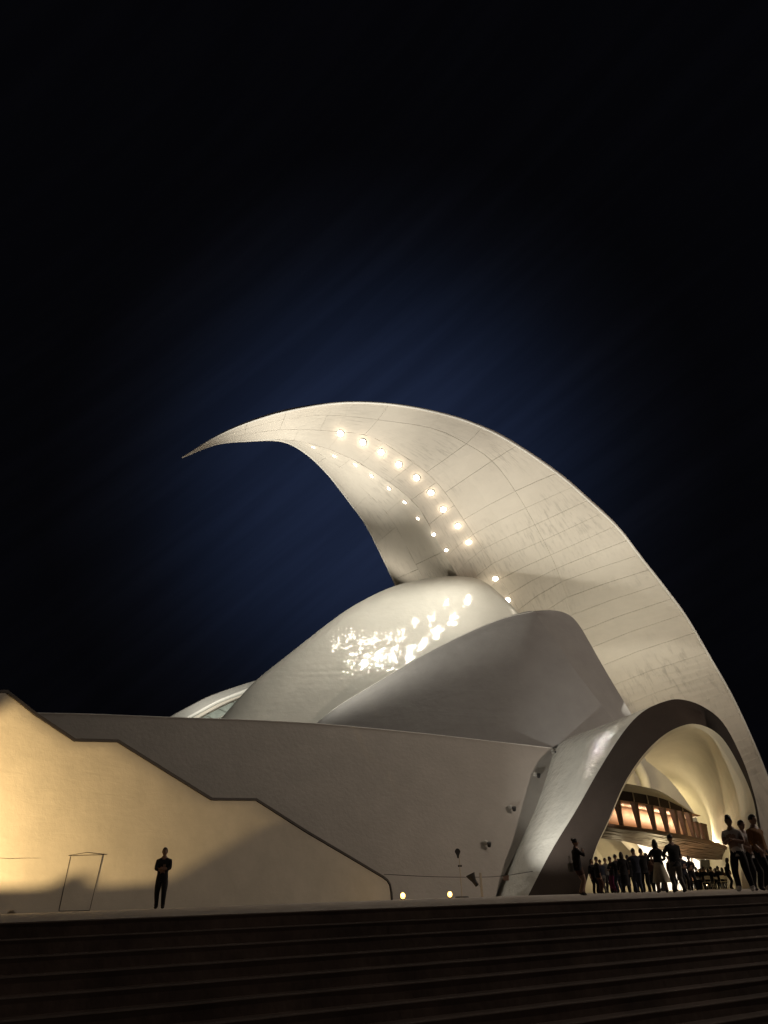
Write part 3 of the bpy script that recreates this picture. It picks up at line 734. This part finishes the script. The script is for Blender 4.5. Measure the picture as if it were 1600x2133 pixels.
def hair_mesh(style, yaw=0.0):
    bm = bmesh.new(); bmesh.ops.create_uvsphere(bm, u_segments=18, v_segments=12, radius=1.0)
    kill = [v for v in bm.verts if (v.co.z < -0.15 and style != 'long') or (v.co.y < -0.55 and v.co.z < 0.42) or (style == 'long' and v.co.y < -0.2 and v.co.z < 0.2)]
    bmesh.ops.delete(bm, geom=kill, context='VERTS')
    for v in bm.verts:
        x, y, z = v.co
        k = 1.10 + 0.05 * noise.noise(Vector((x * 3, y * 3, z * 3)))
        nx, ny, nz_ = x * 0.078 * k, y * 0.098 * k, z * 0.118 * k
        if style == 'quiff' and z > 0.5: nz_ += 0.035 * (1 - max(0, y)); 
        if style == 'long' and z < 0.1: nz_ = nz_ * 2.1 - 0.02; nx *= 1.15; ny = ny * 1.05 + 0.01
        v.co = Matrix.Rotation(yaw, 3, 'Z') @ Vector((nx, ny, nz_))
    r = bmesh.ops.solidify(bm, geom=bm.faces[:], thickness=0.008)
    if style == 'bun':
        bmesh.ops.create_uvsphere(bm, u_segments=10, v_segments=8, radius=0.05, matrix=Matrix.Translation(Matrix.Rotation(yaw, 3, 'Z') @ Vector((0, 0.09, 0.09))))
    me = bpy.data.meshes.new('hair'); bm.to_mesh(me); bm.free()
    for p in me.polygons: p.use_smooth = True
    return me
def body_mesh(pose, female=False, h=1.75, detail=True):
    """one skinned body from a skeleton; pose gives hand and foot positions. Faces -y, feet at z = 0, scaled to height h"""
    k = h / 1.75; sw = 0.20 if not female else 0.172; hw = 0.095
    seat = pose.get('sit', False)
    hipz = 0.93 if not seat else 0.50
    lean = pose.get('lean', 0.0)
    V, E_, Rr, Reg = [], [], [], []
    def add(p, r, par, reg):
        V.append(Vector(p)); Rr.append(r if isinstance(r, tuple) else (r, r)); Reg.append(reg)
        if par is not None: E_.append((par, len(V) - 1))
        return len(V) - 1
    dx = pose.get('sway', 0.0)
    pel = add((0, 0, hipz), (0.155 if not female else 0.165, 0.115), None, 'leg')
    w = add((dx * 0.3, lean * 0.3, hipz + 0.16), (0.140 if not female else 0.115, 0.105), pel, 'top')
    ch = add((dx * 0.7, lean * 0.7, hipz + 0.38), (0.165 if not female else 0.140, 0.118), w, 'top')
    ns = add((dx, lean, hipz + 0.52), (0.105, 0.085), ch, 'top')
    nk = add((dx, lean - 0.01, hipz + 0.60), 0.056, ns, 'skin')
    hd0 = add((dx, lean - 0.02, hipz + 0.68), 0.052, nk, 'skin')
    hands = []
    for s_, key in ((-1, 'L'), (1, 'R')):
        sh = Vector((dx + s_ * sw, lean, hipz + 0.485)); hand = Vector(pose.get(key, (s_ * 0.26, -0.03, 0.80)))
        a = add(sh, 0.062 if not female else 0.052, ns, 'top')
        # two-bone arm, elbow down and out
        L1, L2 = 0.29, 0.26; dv = hand - sh; D = min(dv.length, L1 + L2 - 0.01); dirv = dv.normalized(); hand = sh + dirv * D
        x_ = (L1 * L1 - L2 * L2 + D * D) / (2 * D); hh = math.sqrt(max(L1 * L1 - x_ * x_, 0))
        pole = Vector(pose.get('elbow' + key, (s_ * 0.8, 0.5, -0.6))); pole = (pole - dirv * pole.dot(dirv)).normalized()
        el = sh + dirv * x_ + pole * hh
        b = add(sh.lerp(el, 0.5), 0.053 if not female else 0.043, a, 'top'); c = add(el, 0.043 if not female else 0.036, b, pose.get('sleeve', 'top'))
        d = add(el.lerp(hand, 0.45), 0.039 if not female else 0.033, c, pose.get('sleeve', 'top')); e = add(hand, 0.026, d, 'skin')
        hdv = (hand - el).normalized(); f = add(hand + hdv * 0.07, (0.038, 0.020), e, 'skin'); hands.append((hand, hdv, s_))
    for s_, key in ((-1, 'FL'), (1, 'FR')):
        hip = Vector((s_ * hw, 0, hipz - 0.06)); foot = Vector(pose.get(key, (s_ * 0.12, 0.0, 0.085)))
        if seat: foot = Vector(pose.get(key, (s_ * 0.13, -0.42, 0.085)))
        a = add(hip, 0.098 if not female else 0.100, pel, 'leg')
        L1, L2 = 0.43, 0.42; dv = foot - hip; D = min(dv.length, L1 + L2 - 0.005); dirv = dv.normalized()
        x_ = (L1 * L1 - L2 * L2 + D * D) / (2 * D); hh = math.sqrt(max(L1 * L1 - x_ * x_, 0))
        pole = Vector((s_ * 0.1, -1, 0.3)); pole = (pole - dirv * pole.dot(dirv)).normalized(); kn = hip + dirv * x_ + pole * hh; foot = hip + dirv * D
        b = add(hip.lerp(kn, 0.5), 0.082, a, 'leg'); c = add(kn, 0.062, b, pose.get('calf', 'leg'))
        d = add(kn.lerp(foot, 0.35), 0.060, c, pose.get('calf', 'leg')); e = add(foot, 0.045, d, pose.get('calf', 'leg'))
        hl = add(foot + Vector((0, 0.03, -0.045)), 0.036, e, 'shoe')
        t = add(foot + Vector((s_ * 0.02, -0.16, -0.055)), (0.042, 0.026), e, 'shoe')
    me = bpy.data.meshes.new('body_skeleton'); me.from_pydata([tuple(v) for v in V], E_, []); me.update()
    o = bpy.data.objects.new('body_skeleton', me); COL.objects.link(o)
    md = o.modifiers.new('skin', 'SKIN'); md.use_smooth_shade = True; md.branch_smoothing = 0.3
    if not me.skin_vertices: raise RuntimeError('no skin layer')
    for i, sv in enumerate(me.skin_vertices[0].data): sv.radius = (Rr[i][0] * 1.46, Rr[i][1] * 1.42); sv.use_root = (i == 0)
    sb = o.modifiers.new('sub', 'SUBSURF'); sb.levels = sb.render_levels = 2 if detail else 1
    dg = bpy.context.evaluated_depsgraph_get(); res = bpy.data.meshes.new_from_object(o.evaluated_get(dg)); 
    bpy.data.objects.remove(o); bpy.data.meshes.remove(me)
    regs = ['top', 'leg', 'skin', 'shoe']
    segs = [(V[a], V[b], Reg[b]) for a, b in E_]
    bm = bmesh.new(); bm.from_mesh(res)
    for f in bm.faces:
        c = f.calc_center_median(); best = None
        for a, b, rg in segs:
            ab = b - a; t = max(0, min(1, (c - a).dot(ab) / ab.dot(ab))); d = (c - a - ab * t).length
            if best is None or d < best[0]: best = (d, rg)
        f.material_index = regs.index(best[1]); f.smooth = True
        if best[1] == 'leg' and c.z > hipz + 0.02: f.material_index = 0
    # fingers and thumb
    if detail:
        for hand, hd, s_ in hands:
            side = hd.cross(Vector((0, 0, 1)) if abs(hd.z) < 0.9 else Vector((0, 1, 0))).normalized(); nrm = hd.cross(side).normalized()
            for q, (off, ln) in enumerate(((-0.030, 0.060), (-0.010, 0.072), (0.010, 0.070), (0.029, 0.052))):
                p0 = hand + hd * 0.075 + side * off; p1 = p0 + hd * ln * 0.5 - nrm * 0.006; p2 = p1 + hd * ln * 0.4 - nrm * 0.018
                n0 = len(bm.faces); tm = tube_mesh('f', [p0, p1, p2], [0.010, 0.009, 0.006], 6); bm.from_mesh(tm); bm.faces.ensure_lookup_table()
                for f in bm.faces[n0:]: f.material_index = 2
            p0 = hand + hd * 0.03 - side * s_ * 0.03; n0 = len(bm.faces)
            tm = tube_mesh('f', [p0, p0 - side * s_ * 0.025 + hd * 0.03, p0 - side * s_ * 0.03 + hd * 0.055], [0.012, 0.010, 0.007], 6); bm.from_mesh(tm); bm.faces.ensure_lookup_table()
            for f in bm.faces[n0:]: f.material_index = 2
    hc = V[hd0] + Vector((0, -0.015, 0.085))
    hm = head_mesh(pose.get('yaw', 0)); hm.transform(Matrix.Scale(1.10, 4)); n0 = len(bm.faces); hm.transform(Matrix.Translation(hc)); bm.from_mesh(hm); bm.faces.ensure_lookup_table()
    for f in bm.faces[n0:]: f.material_index = 2; f.smooth = True
    bmesh.ops.scale(bm, vec=(k, k, k), verts=bm.verts[:])
    bm.to_mesh(res); bm.free(); res.name = 'body'
    return res, hc * k, k, hipz * k
CACHE = {}
def person(loc, rz, label, top, leg, pose, hair='short', female=False, h=1.75, shoe='shoe', extra=None, detail=True, group=None, haircol=None):
    key = (repr(sorted(pose.items())), female, detail, hair)
    me0, hc, k, hz = body_mesh(pose, female, h, detail)
    r_ = root('person', loc, label, 'person', group, rz)
    b = link('body', me0, None, r_)
    for m_ in (cloth(top, None), cloth(leg, None), SKIN, cloth(shoe, None)): me0.materials.append(m_)
    hm = hair_mesh(hair, pose.get('yaw', 0)); hm.transform(Matrix.Translation(hc) @ Matrix.Scale(k * 1.12, 4))
    link('hair', hm, haircol or HAIR, r_)
    for e in (extra or []):
        if e == 'jacket':       # hem that hangs below the waist
            rows = []
            for z, rx, ry in ((hz + 0.34, 0.185, 0.125), (hz + 0.15, 0.175, 0.130), (hz, 0.190, 0.145), (hz - 0.13, 0.200, 0.155)):
                rows.append([Vector((rx * math.cos(a) * 1.0, ry * math.sin(a), z)) for a in [2 * math.pi * i / 20 for i in range(20)]])
            link('jacket', grid_mesh('jacket', rows, uv=False, closed_v=True), cloth(top, None), r_, smooth=True)
        if e == 'tshirt':
            rows = []
            for z, rx, ry in ((hz + 0.46, 0.19, 0.105), (hz + 0.34, 0.205, 0.135), (hz + 0.15, 0.190, 0.135), (hz - 0.02, 0.195, 0.15), (hz - 0.10, 0.20, 0.155)):
                rows.append([Vector((rx * math.cos(a), ry * math.sin(a) + pose.get('lean', 0) * (z - hz) / 0.5, z)) for a in [2 * math.pi * i / 20 for i in range(20)]])
            link('shirt', grid_mesh('shirt', rows, uv=False, closed_v=True), cloth(top, None), r_, smooth=True)
        if isinstance(e, tuple) and e[0] == 'skirt':
            rows = []
            for q in range(6):
                t = q / 5; z = hz + 0.10 - t * e[2]
                rows.append([Vector(((0.15 + t * e[3]) * math.cos(a) * (1 + 0.05 * t * math.sin(7 * a)), (0.13 + t * e[3] * 0.8) * math.sin(a) * (1 + 0.05 * t * math.sin(7 * a + 1)), z)) for a in [2 * math.pi * i / 28 for i in range(28)]])
            link('skirt', grid_mesh('skirt', rows, uv=False, closed_v=True), cloth(e[1], None), r_, smooth=True)
    return r_
def spot(px, Y): return ground_pt(px, Y)
# the lone man in front of the yellow wall, arms folded in front of him
person(spot(335, 27.4), R(10), 'man in dark suit standing alone with folded arms before the yellow-lit wall', 'black', 'black',
       {'L': (0.02, -0.22, 1.15), 'R': (-0.02, -0.24, 1.18), 'elbowL': (-1.2, 0.1, -0.5), 'elbowR': (1.2, 0.1, -0.5), 'FL': (-0.10, 0.06, 0.085), 'FR': (0.11, -0.06, 0.085)}, extra=['jacket'], h=1.80)
# the three men on the right
person(spot(1556, 22.3), R(-38), 'young man with tall quiff and white T-shirt looking at his hands', 'white', 'black',
       {'L': (-0.04, -0.27, 1.25), 'R': (0.06, -0.28, 1.22), 'sleeve': 'skin', 'sway': -0.03, 'FL': (-0.13, -0.05, 0.085), 'FR': (0.15, 0.12, 0.085)}, hair='quiff', extra=['tshirt'], h=1.83, shoe='white_shoe')
person(spot(1579, 23.4), R(20), 'man in white shirt between the quiffed man and the orange-shirted man', 'white', 'black',
       {'L': (-0.10, -0.26, 1.05), 'R': (0.22, -0.12, 0.95), 'sleeve': 'skin', 'sway': -0.04}, extra=['tshirt'], h=1.80)
person(spot(1606, 21.6), R(30), 'man in rust-orange shirt cut by the right frame edge', 'orange', 'black',
       {'L': (-0.20, -0.15, 0.95), 'R': (0.26, -0.02, 0.85), 'sway': -0.05, 'FR': (0.16, 0.1, 0.085)}, extra=['tshirt'], h=1.80, shoe='white_shoe')
# in front of the arch
person(spot(1419, 28.3), R(190), 'man in dark jacket and grey trousers seen from behind, tallest under the balcony', 'black', 'grey',
       {'L': (-0.10, -0.30, 1.18), 'R': (0.12, -0.30, 1.15), 'elbowL': (-1, 0.2, -0.5), 'elbowR': (1, 0.2, -0.5), 'FL': (-0.15, 0.05, 0.085), 'FR': (0.16, 0.0, 0.085)}, extra=['jacket'], h=1.78)
person(spot(1383, 29.2), R(175), 'woman with dark jacket and wide cream skirt seen from behind', 'black', 'cream',
       {'L': (-0.15, -0.25, 1.08), 'R': (0.22, -0.16, 1.02), 'calf': 'skin', 'elbowR': (1, 0.3, -0.4), 'FL': (-0.12, 0.08, 0.085), 'FR': (0.13, -0.1, 0.085)}, hair='long', female=True, h=1.68, extra=[('skirt', 'cream', 0.66, 0.17)])
person(spot(1211, 27.0), R(95), 'dim figure in dark coat raising one arm before the dark arch face', 'black', 'brown',
       {'L': (-0.12, -0.22, 1.42), 'R': (0.18, -0.1, 0.95), 'calf': 'skin', 'FL': (-0.08, 0.06, 0.085), 'FR': (0.09, -0.07, 0.085)}, hair='bun', female=True, h=1.66, extra=['jacket'])
tag(link('handbag', join_meshes('handbag', [box_mesh('b', 0.12, 0.34, 0.26, 0.72, 0.02), tube_mesh('t', [(0, -0.13, 0.97), (0, -0.06, 1.2), (0, 0.06, 1.2), (0, 0.13, 0.97)], 0.010, 6)]), cloth('grey', None)), 'grey shoulder bag hanging beside the dim figure before the arch face', 'bag').location = spot(1196, 26.9)
STAND = {'L': (-0.24, -0.05, 0.84), 'R': (0.24, -0.08, 0.86)}
FOLD_ = {'L': (0.02, -0.24, 1.12), 'R': (-0.02, -0.24, 1.15), 'elbowL': (-1.2, 0.1, -0.5), 'elbowR': (1.2, 0.1, -0.5)}
PHONE = {'L': (-0.05, -0.34, 1.48), 'R': (0.06, -0.34, 1.48)}
G1 = 'visitors standing at the mouth of the arch'
for (x, Y, rz, lab, tp_, lg, pose, hr, fem, h, ex) in [
    (1233, 43.0, 20, 'long-haired person in dark coat, leftmost of the group at the arch foot', 'black', 'black', STAND, 'long', True, 1.62, ['jacket']),
    (1252, 45.0, 200, 'person in purple top half hidden between two dark coats at the arch foot', 'navy', 'grey', FOLD_, 'short', False, 1.62, []),
    (1274, 42.5, -70, 'woman in dark coat over magenta dress turned to the left', 'black', 'magenta', FOLD_, 'short', True, 1.66, ['jacket', ('skirt', 'magenta', 0.75, 0.12)]),
    (1299, 38.5, 175, 'long-haired woman in black coat left of the person raising a phone', 'black', 'black', STAND, 'long', True, 1.70, ['jacket', ('skirt', 'black', 0.7, 0.08)]),
    (1311, 39.5, 160, 'short person in black close behind the long-haired woman in black coat', 'black', 'black', STAND, 'short', True, 1.60, ['jacket']),
    (1326, 36.0, 185, 'person in dark jacket holding a phone up with both hands', 'navy', 'jeans', PHONE, 'short', False, 1.72, ['jacket']),
    (1342, 37.5, 170, 'man in black between the raised phone and the woman in cream skirt', 'black', 'black', FOLD_, 'short', False, 1.78, ['jacket']),
    (1290, 47.0, 90, 'person in dark clothes farther inside the arch behind the magenta dress', 'brown', 'black', STAND, 'short', False, 1.7, []),
    (1362, 41.0, 150, 'person in red-brown top half hidden behind the cream skirt', 'brown', 'black', STAND, 'short', False, 1.70, []),
    (1398, 44.0, 30, 'dark-haired person in brown between the cream skirt and the grey trousers', 'brown', 'jeans', STAND, 'short', True, 1.66, []),
    (1441, 46.0, -20, 'standing person in black just right of the grey-trousered man', 'black', 'black', FOLD_, 'short', False, 1.70, []),
    (1243, 40.5, 100, 'short dark-haired person facing left at the very foot of the arch opening', 'black', 'brown', STAND, 'short', True, 1.60, ['jacket']),
    (1262, 46.5, 10, 'person in grey top behind the magenta dress and the purple top', 'grey', 'black', STAND, 'short', False, 1.74, []),
    (1286, 41.0, 200, 'bareheaded man in dark jacket just right of the magenta dress', 'black', 'jeans', FOLD_, 'short', False, 1.70, ['jacket']),
    (1318, 44.0, 20, 'person in dark red top seen between the raised phone and the black coat', 'red', 'black', STAND, 'short', True, 1.64, []),
    (1352, 43.0, 190, 'tall dark figure partly hidden left of the woman in cream skirt', 'black', 'black', STAND, 'short', False, 1.80, ['jacket']),
    (1374, 46.0, 40, 'person in black between the cream skirt and the bright window', 'black', 'jeans', STAND, 'long', True, 1.66, ['jacket']),
    (1425, 43.5, 0, 'person in dark clothes behind the right elbow of the grey-trousered man', 'navy', 'black', FOLD_, 'short', False, 1.72, ['jacket']),
    (1517, 50.0, 60, 'person in black coat leaning at the right end of the seated crowd', 'black', 'black', {'L': (-0.2, -0.2, 0.9), 'R': (0.24, -0.18, 0.9), 'lean': -0.12}, 'long', True, 1.66, ['jacket'])]:
    person(spot(x + (8 if Y > 30 else 0), Y), R(rz), lab, tp_, lg, pose, hr, fem, h, extra=ex, detail=False, group=G1)
# phone held up
tag(link('phone', box_mesh('phone', 0.16, 0.012, 0.085, 0, 0.003), M['black']), 'dark phone held up above the heads at the arch mouth', 'phone').location = spot(1326 + 8, 36.36) + Vector((0, 0, 1.55))
# seated crowd farther in: one body of each kind, then copies
G2 = 'seated visitors around the tables deep under the arch'
def copy_thing(o, loc, rz, label):
    c = o.copy(); COL.objects.link(c); c.location = loc; c.rotation_euler = (0, 0, rz); c['label'] = label
    for ch in list(o.children):
        d = ch.copy(); COL.objects.link(d); d.parent = c
    return c
SIT = {'sit': True, 'L': (-0.14, -0.36, 0.80), 'R': (0.14, -0.38, 0.80), 'elbowL': (-1, 0.4, -0.5), 'elbowR': (1, 0.4, -0.5)}
lab_sit = 'dark seated figure among the crowd at the tables deep under the arch'
protos = [person(spot(1432, 58), R(150), lab_sit, 'black', 'black', SIT, 'short', False, 1.75, detail=False, group=G2),
          person(spot(1450, 60), R(-40), lab_sit, 'brown', 'jeans', SIT, 'long', True, 1.7, detail=False, group=G2)]
def chair_proto(loc, rz, label, group):
    r_ = root('chair', loc, label, 'chair', group, rz)
    link('seat', box_mesh('seat', 0.42, 0.42, 0.035, 0.43, 0.01), M['chrome'], r_)
    link('backrest', box_mesh('backrest', 0.40, 0.03, 0.22, 0.60, 0.01), M['chrome'], r_).location = (0, 0.21, 0)
    for sx in (-1, 1):
        link('leg', tube_mesh('leg', [(sx * 0.19, 0.20, 0.80), (sx * 0.19, 0.20, 0.43), (sx * 0.22, 0.24, 0.0)], 0.016, 6), M['chrome'], r_)
        link('leg', tube_mesh('leg', [(sx * 0.19, -0.19, 0.43), (sx * 0.22, -0.23, 0.0)], 0.016, 6), M['chrome'], r_)
    return r_
G3 = 'chrome chairs around the tables deep under the arch'; lab_ch = 'chrome tube chair among the crowd deep under the arch'
ch0 = chair_proto(spot(1432, 58) , R(150), lab_ch, G3)
random.seed(5)
seats = [(1450, 60, -40), (1444, 54, 100), (1460, 55, 170), (1468, 58, 60), (1476, 54, 190), (1484, 57, 150), (1492, 55, 210), (1500, 58, 120), (1507, 54.5, 200), (1515, 57, 170), (1482, 61, -20), (1497, 62, 10), (1465, 62, -30), (1425, 55, 140)]
for i, (x, Y, rz) in enumerate(seats):
    if i > 0: copy_thing(protos[i % 2], spot(x, Y), R(rz), lab_sit)
    copy_thing(ch0, spot(x, Y), R(rz), lab_ch)
for i, (x, Y, lab) in enumerate(((1456, 57.5, 'round pale café table left of the dark doorway under the arch'), (1490, 59.5, 'round pale café table at the right of the seated crowd'))):
    r_ = root('cafe_table', spot(x, Y), lab, 'table', 'café tables under the arch')
    bm = bmesh.new(); bmesh.ops.create_cone(bm, cap_ends=True, segments=24, radius1=0.40, radius2=0.40, depth=0.03)
    for v in bm.verts: v.co.z += 0.74
    me = bpy.data.meshes.new('tabletop'); bm.to_mesh(me); bm.free(); link('tabletop', me, M['pale'], r_)
    link('pedestal', tube_mesh('pedestal', [(0, 0, 0.73), (0, 0, 0.06), (0, 0, 0)], [0.03, 0.03, 0.22], 12), M['chrome'], r_)

# ================================================================== light fittings of the place and added unseen lights
def flood(loc, aim, power, label, color=WARM, angle=100, blend=0.6, radius=0.12, size=0.35):
    """a floodlight with its housing, visor and bracket; its light belongs to it"""
    loc = Vector(loc); aim = Vector(aim); q = (aim - loc).to_track_quat('-Z', 'Y')
    r_ = root('floodlight', loc, label, 'floodlight'); r_.rotation_mode = 'QUATERNION'; r_.rotation_quaternion = q
    me = tube_mesh('housing', [(0, 0, 0.30), (0, 0, 0.26), (0, 0, 0.0), (0, 0, -0.03)], [size * 0.4, size * 0.75, size, size * 1.02], 16)
    # open front: drop the end cap
    bm = bmesh.new(); bm.from_mesh(me); bm.faces.ensure_lookup_table(); bmesh.ops.delete(bm, geom=[bm.faces[-1]], context='FACES_ONLY'); bm.to_mesh(me); bm.free()
    link('housing', me, M['black'], r_, smooth=True)
    link('bracket', tube_mesh('bracket', [(-size, 0, 0.1), (-size, 0, 0.45), (size, 0, 0.45), (size, 0, 0.1)], 0.02, 6), M['black'], r_)
    d = (aim - loc).normalized()
    lamp('flood_light', loc + d * 0.08, power, color, radius, aim=aim, angle=angle, blend=blend)
    return r_
YEL = (1.0, 0.70, 0.33)
# yellow floods at the left end of the steps, aimed at the parapet wall over the plaza edge
for LA, aim_, pw_, ang, bl, col_, lab in ((Vector((-14.2, 19.0, 0.33)), zw(210, 1660), 15500, 56, 0.3, YEL, 'floodlight with an added unseen shield at the left edge of the plaza'),
        ):
    fa = flood(LA, aim_, pw_, lab, col_, ang, bl, radius=0.014)
    L0 = LA + (aim_ - LA).normalized() * 0.08
    def plate(edge, yfar):
        vs, fs = [], []
        pts_ = [L0 + (zw(x, y) - L0) * 0.05 for x, y in edge]
        pts_.append(pts_[-1] + (pts_[-1] - L0).cross(Vector((0, 0, 1))).normalized() * 0.35)
        for p_ in pts_:
            h_ = math.hypot(p_.x - L0.x, p_.y - L0.y); vs += [p_, Vector((p_.x, p_.y, L0.z + (h_ * 2.6 if yfar < 1500 else -h_ * 0.8)))]
        for k_ in range(len(edge)): fs.append((2 * k_, 2 * k_ + 1, 2 * k_ + 3, 2 * k_ + 2))
        return vs, fs
    def gobo(vs, fs):  # unseen baffle, added and cut to shape the shadow on the wall
        me = bpy.data.meshes.new('gobo'); me.from_pydata([tuple(v) for v in vs], [], fs); me.update(); o = link('gobo', me, M['matt_black'])
        md = o.modifiers.new('solid', 'SOLIDIFY'); md.thickness = 0.006
        o.parent = fa; o.matrix_parent_inverse = (Matrix.Translation(fa.location) @ fa.rotation_quaternion.to_matrix().to_4x4()).inverted()
    gobo(*plate([(-400,1848),(112,1847),(148,1828),(172,1814),(190,1825),(210,1845),(355,1838),(450,1785),(560,1722),(700,1675),(812,1640),(1100,1600)], 2150))
    gobo(*plate([(-400,1180),(-140,1440),(12,1443),(76,1492),(156,1545),(246,1547),(441,1668),(534,1669),(640,1740),(740,1800),(812,1845),(1100,1860)], 1000))
    # added unseen side flap that keeps this light off the hall
    vs = []
    for q_ in range(8):
        th_ = R(29.5 + q_ * 7); vs += [L0 + Vector((math.sin(th_), math.cos(th_), 0)) * 0.75 + Vector((0, 0, -0.7)), L0 + Vector((math.sin(th_), math.cos(th_), 0)) * 0.75 + Vector((0, 0, 1.1))]
    gobo(vs, [(2 * q_, 2 * q_ + 1, 2 * q_ + 3, 2 * q_ + 2) for q_ in range(7)])
# floods on the roof behind the arch crown, aimed up the wing
flood(P(1415, 1500, 56), P(1330, 1200, 66), 3500, 'floodlight on the roof behind the arch crown aimed up the wing', (1.0, 0.93, 0.76), 120, 0.8)
flood(P(1290, 1480, 63), P(1300, 1200, 68), 2600, 'floodlight behind the dark shell flank aimed up the wing', (1.0, 0.95, 0.76), 130, 0.8)
flood(P(1500, 1600, 60), P(1500, 1400, 70), 2200, 'floodlight behind the arch shoulder aimed up the wing foot', (1.0, 0.92, 0.76), 120, 0.8)
flood(P(150, 1530, 55), P(680, 905, 58), 66000, 'floodlight on the plinth roof at the left aimed at the top of the wing', (1.0, 0.93, 0.78), 44, 0.9)
flood(P(520, 1530, 58), P(1130, 1060, 58), 40000, 'floodlight on the plinth roof in the middle aimed at the wing', (1.0, 0.93, 0.78), 50, 0.9, radius=1.3)
flood(P(430, 1530, 72), P(470, 1440, 79), 2600, 'floodlight on the plinth roof aimed at the far shell', (1.0, 0.95, 0.8), 100, 0.9)
flood(P(770, 1275, 76), P(850, 1100, 69), 1100, 'added unseen fill light behind the bright shell aimed up the dark side of the wing', (1.0, 0.9, 0.72), 120, 0.9)  # added to brighten the inner face of the wing
lamp('stand_glow', ground_pt(1004, 46.5) + Vector((-0.62, -0.1, 1.35)), 3200, (1.0, 0.95, 0.84), 0.08, aim=P(1215, 1610, 51), angle=70, blend=0.9)
# inside the vault and the foyer: an uplight, then added fill lights without fittings
flood(P(1478, 1758, 68), P(1500, 1600, 58), 1150, 'uplight on the balcony end washing the vault', (1.0, 0.80, 0.48), 110, 0.7)
lamp('vault_fill', P(1400, 1830, 60), 600, (1.0, 0.80, 0.45), 0.2)
lamp('rear_vault_fill', P(1360, 1690, 71), 700, (1.0, 0.80, 0.42), 0.2)
for k in range(4, 48, 4):
    p = Ec[k] + Vector((0.5, 3.7, 1.5)); lamp('foyer_fill', p, 12 + 0.7 * k, (1.0, 0.76, 0.52), 0.12)
lamp('under_balcony_fill', P(1290, 1800, 62), 60, (1.0, 0.82, 0.5), 0.2)

# lamp behind the viewer, added unseen as dim warm fill for the steps
def street_lamp(x, y, z, power, label, k=1.0):
    r_ = root('street_lamp', (x, y, z), label, 'street lamp')
    link('post', tube_mesh('post', [(0, 0, 0), (0, 0, 3 * k), (0, 0, 8 * k - 0.4), (0, 0.3, 8 * k + 0.1), (0, 1.2, 8 * k + 0.3)], [0.11, 0.09, 0.06, 0.05, 0.04], 12), M['black'], r_, smooth=True)
    link('lamp_head', box_mesh('lamp_head', 0.30, 0.8, 0.12, 8 * k + 0.24, 0.03), M['black'], r_).location = (0, 1.5, 0)
    link('lens', box_mesh('lens', 0.22, 0.6, 0.03, 8 * k + 0.2, 0.005), M['amber'], r_).location = (0, 1.5, 0)
    lamp('street_light', (x, y + 1.5, z + 8 * k), power, (1.0, 0.82, 0.66), 0.12)
street_lamp(9, -16, -2.2, 950, 'added unseen fill lamp behind the viewer at the foot of the steps')
street_lamp(42, 27.0, 0.0, 18500, 'tall street lamp standing on the plaza beyond the right frame edge', 2.5)
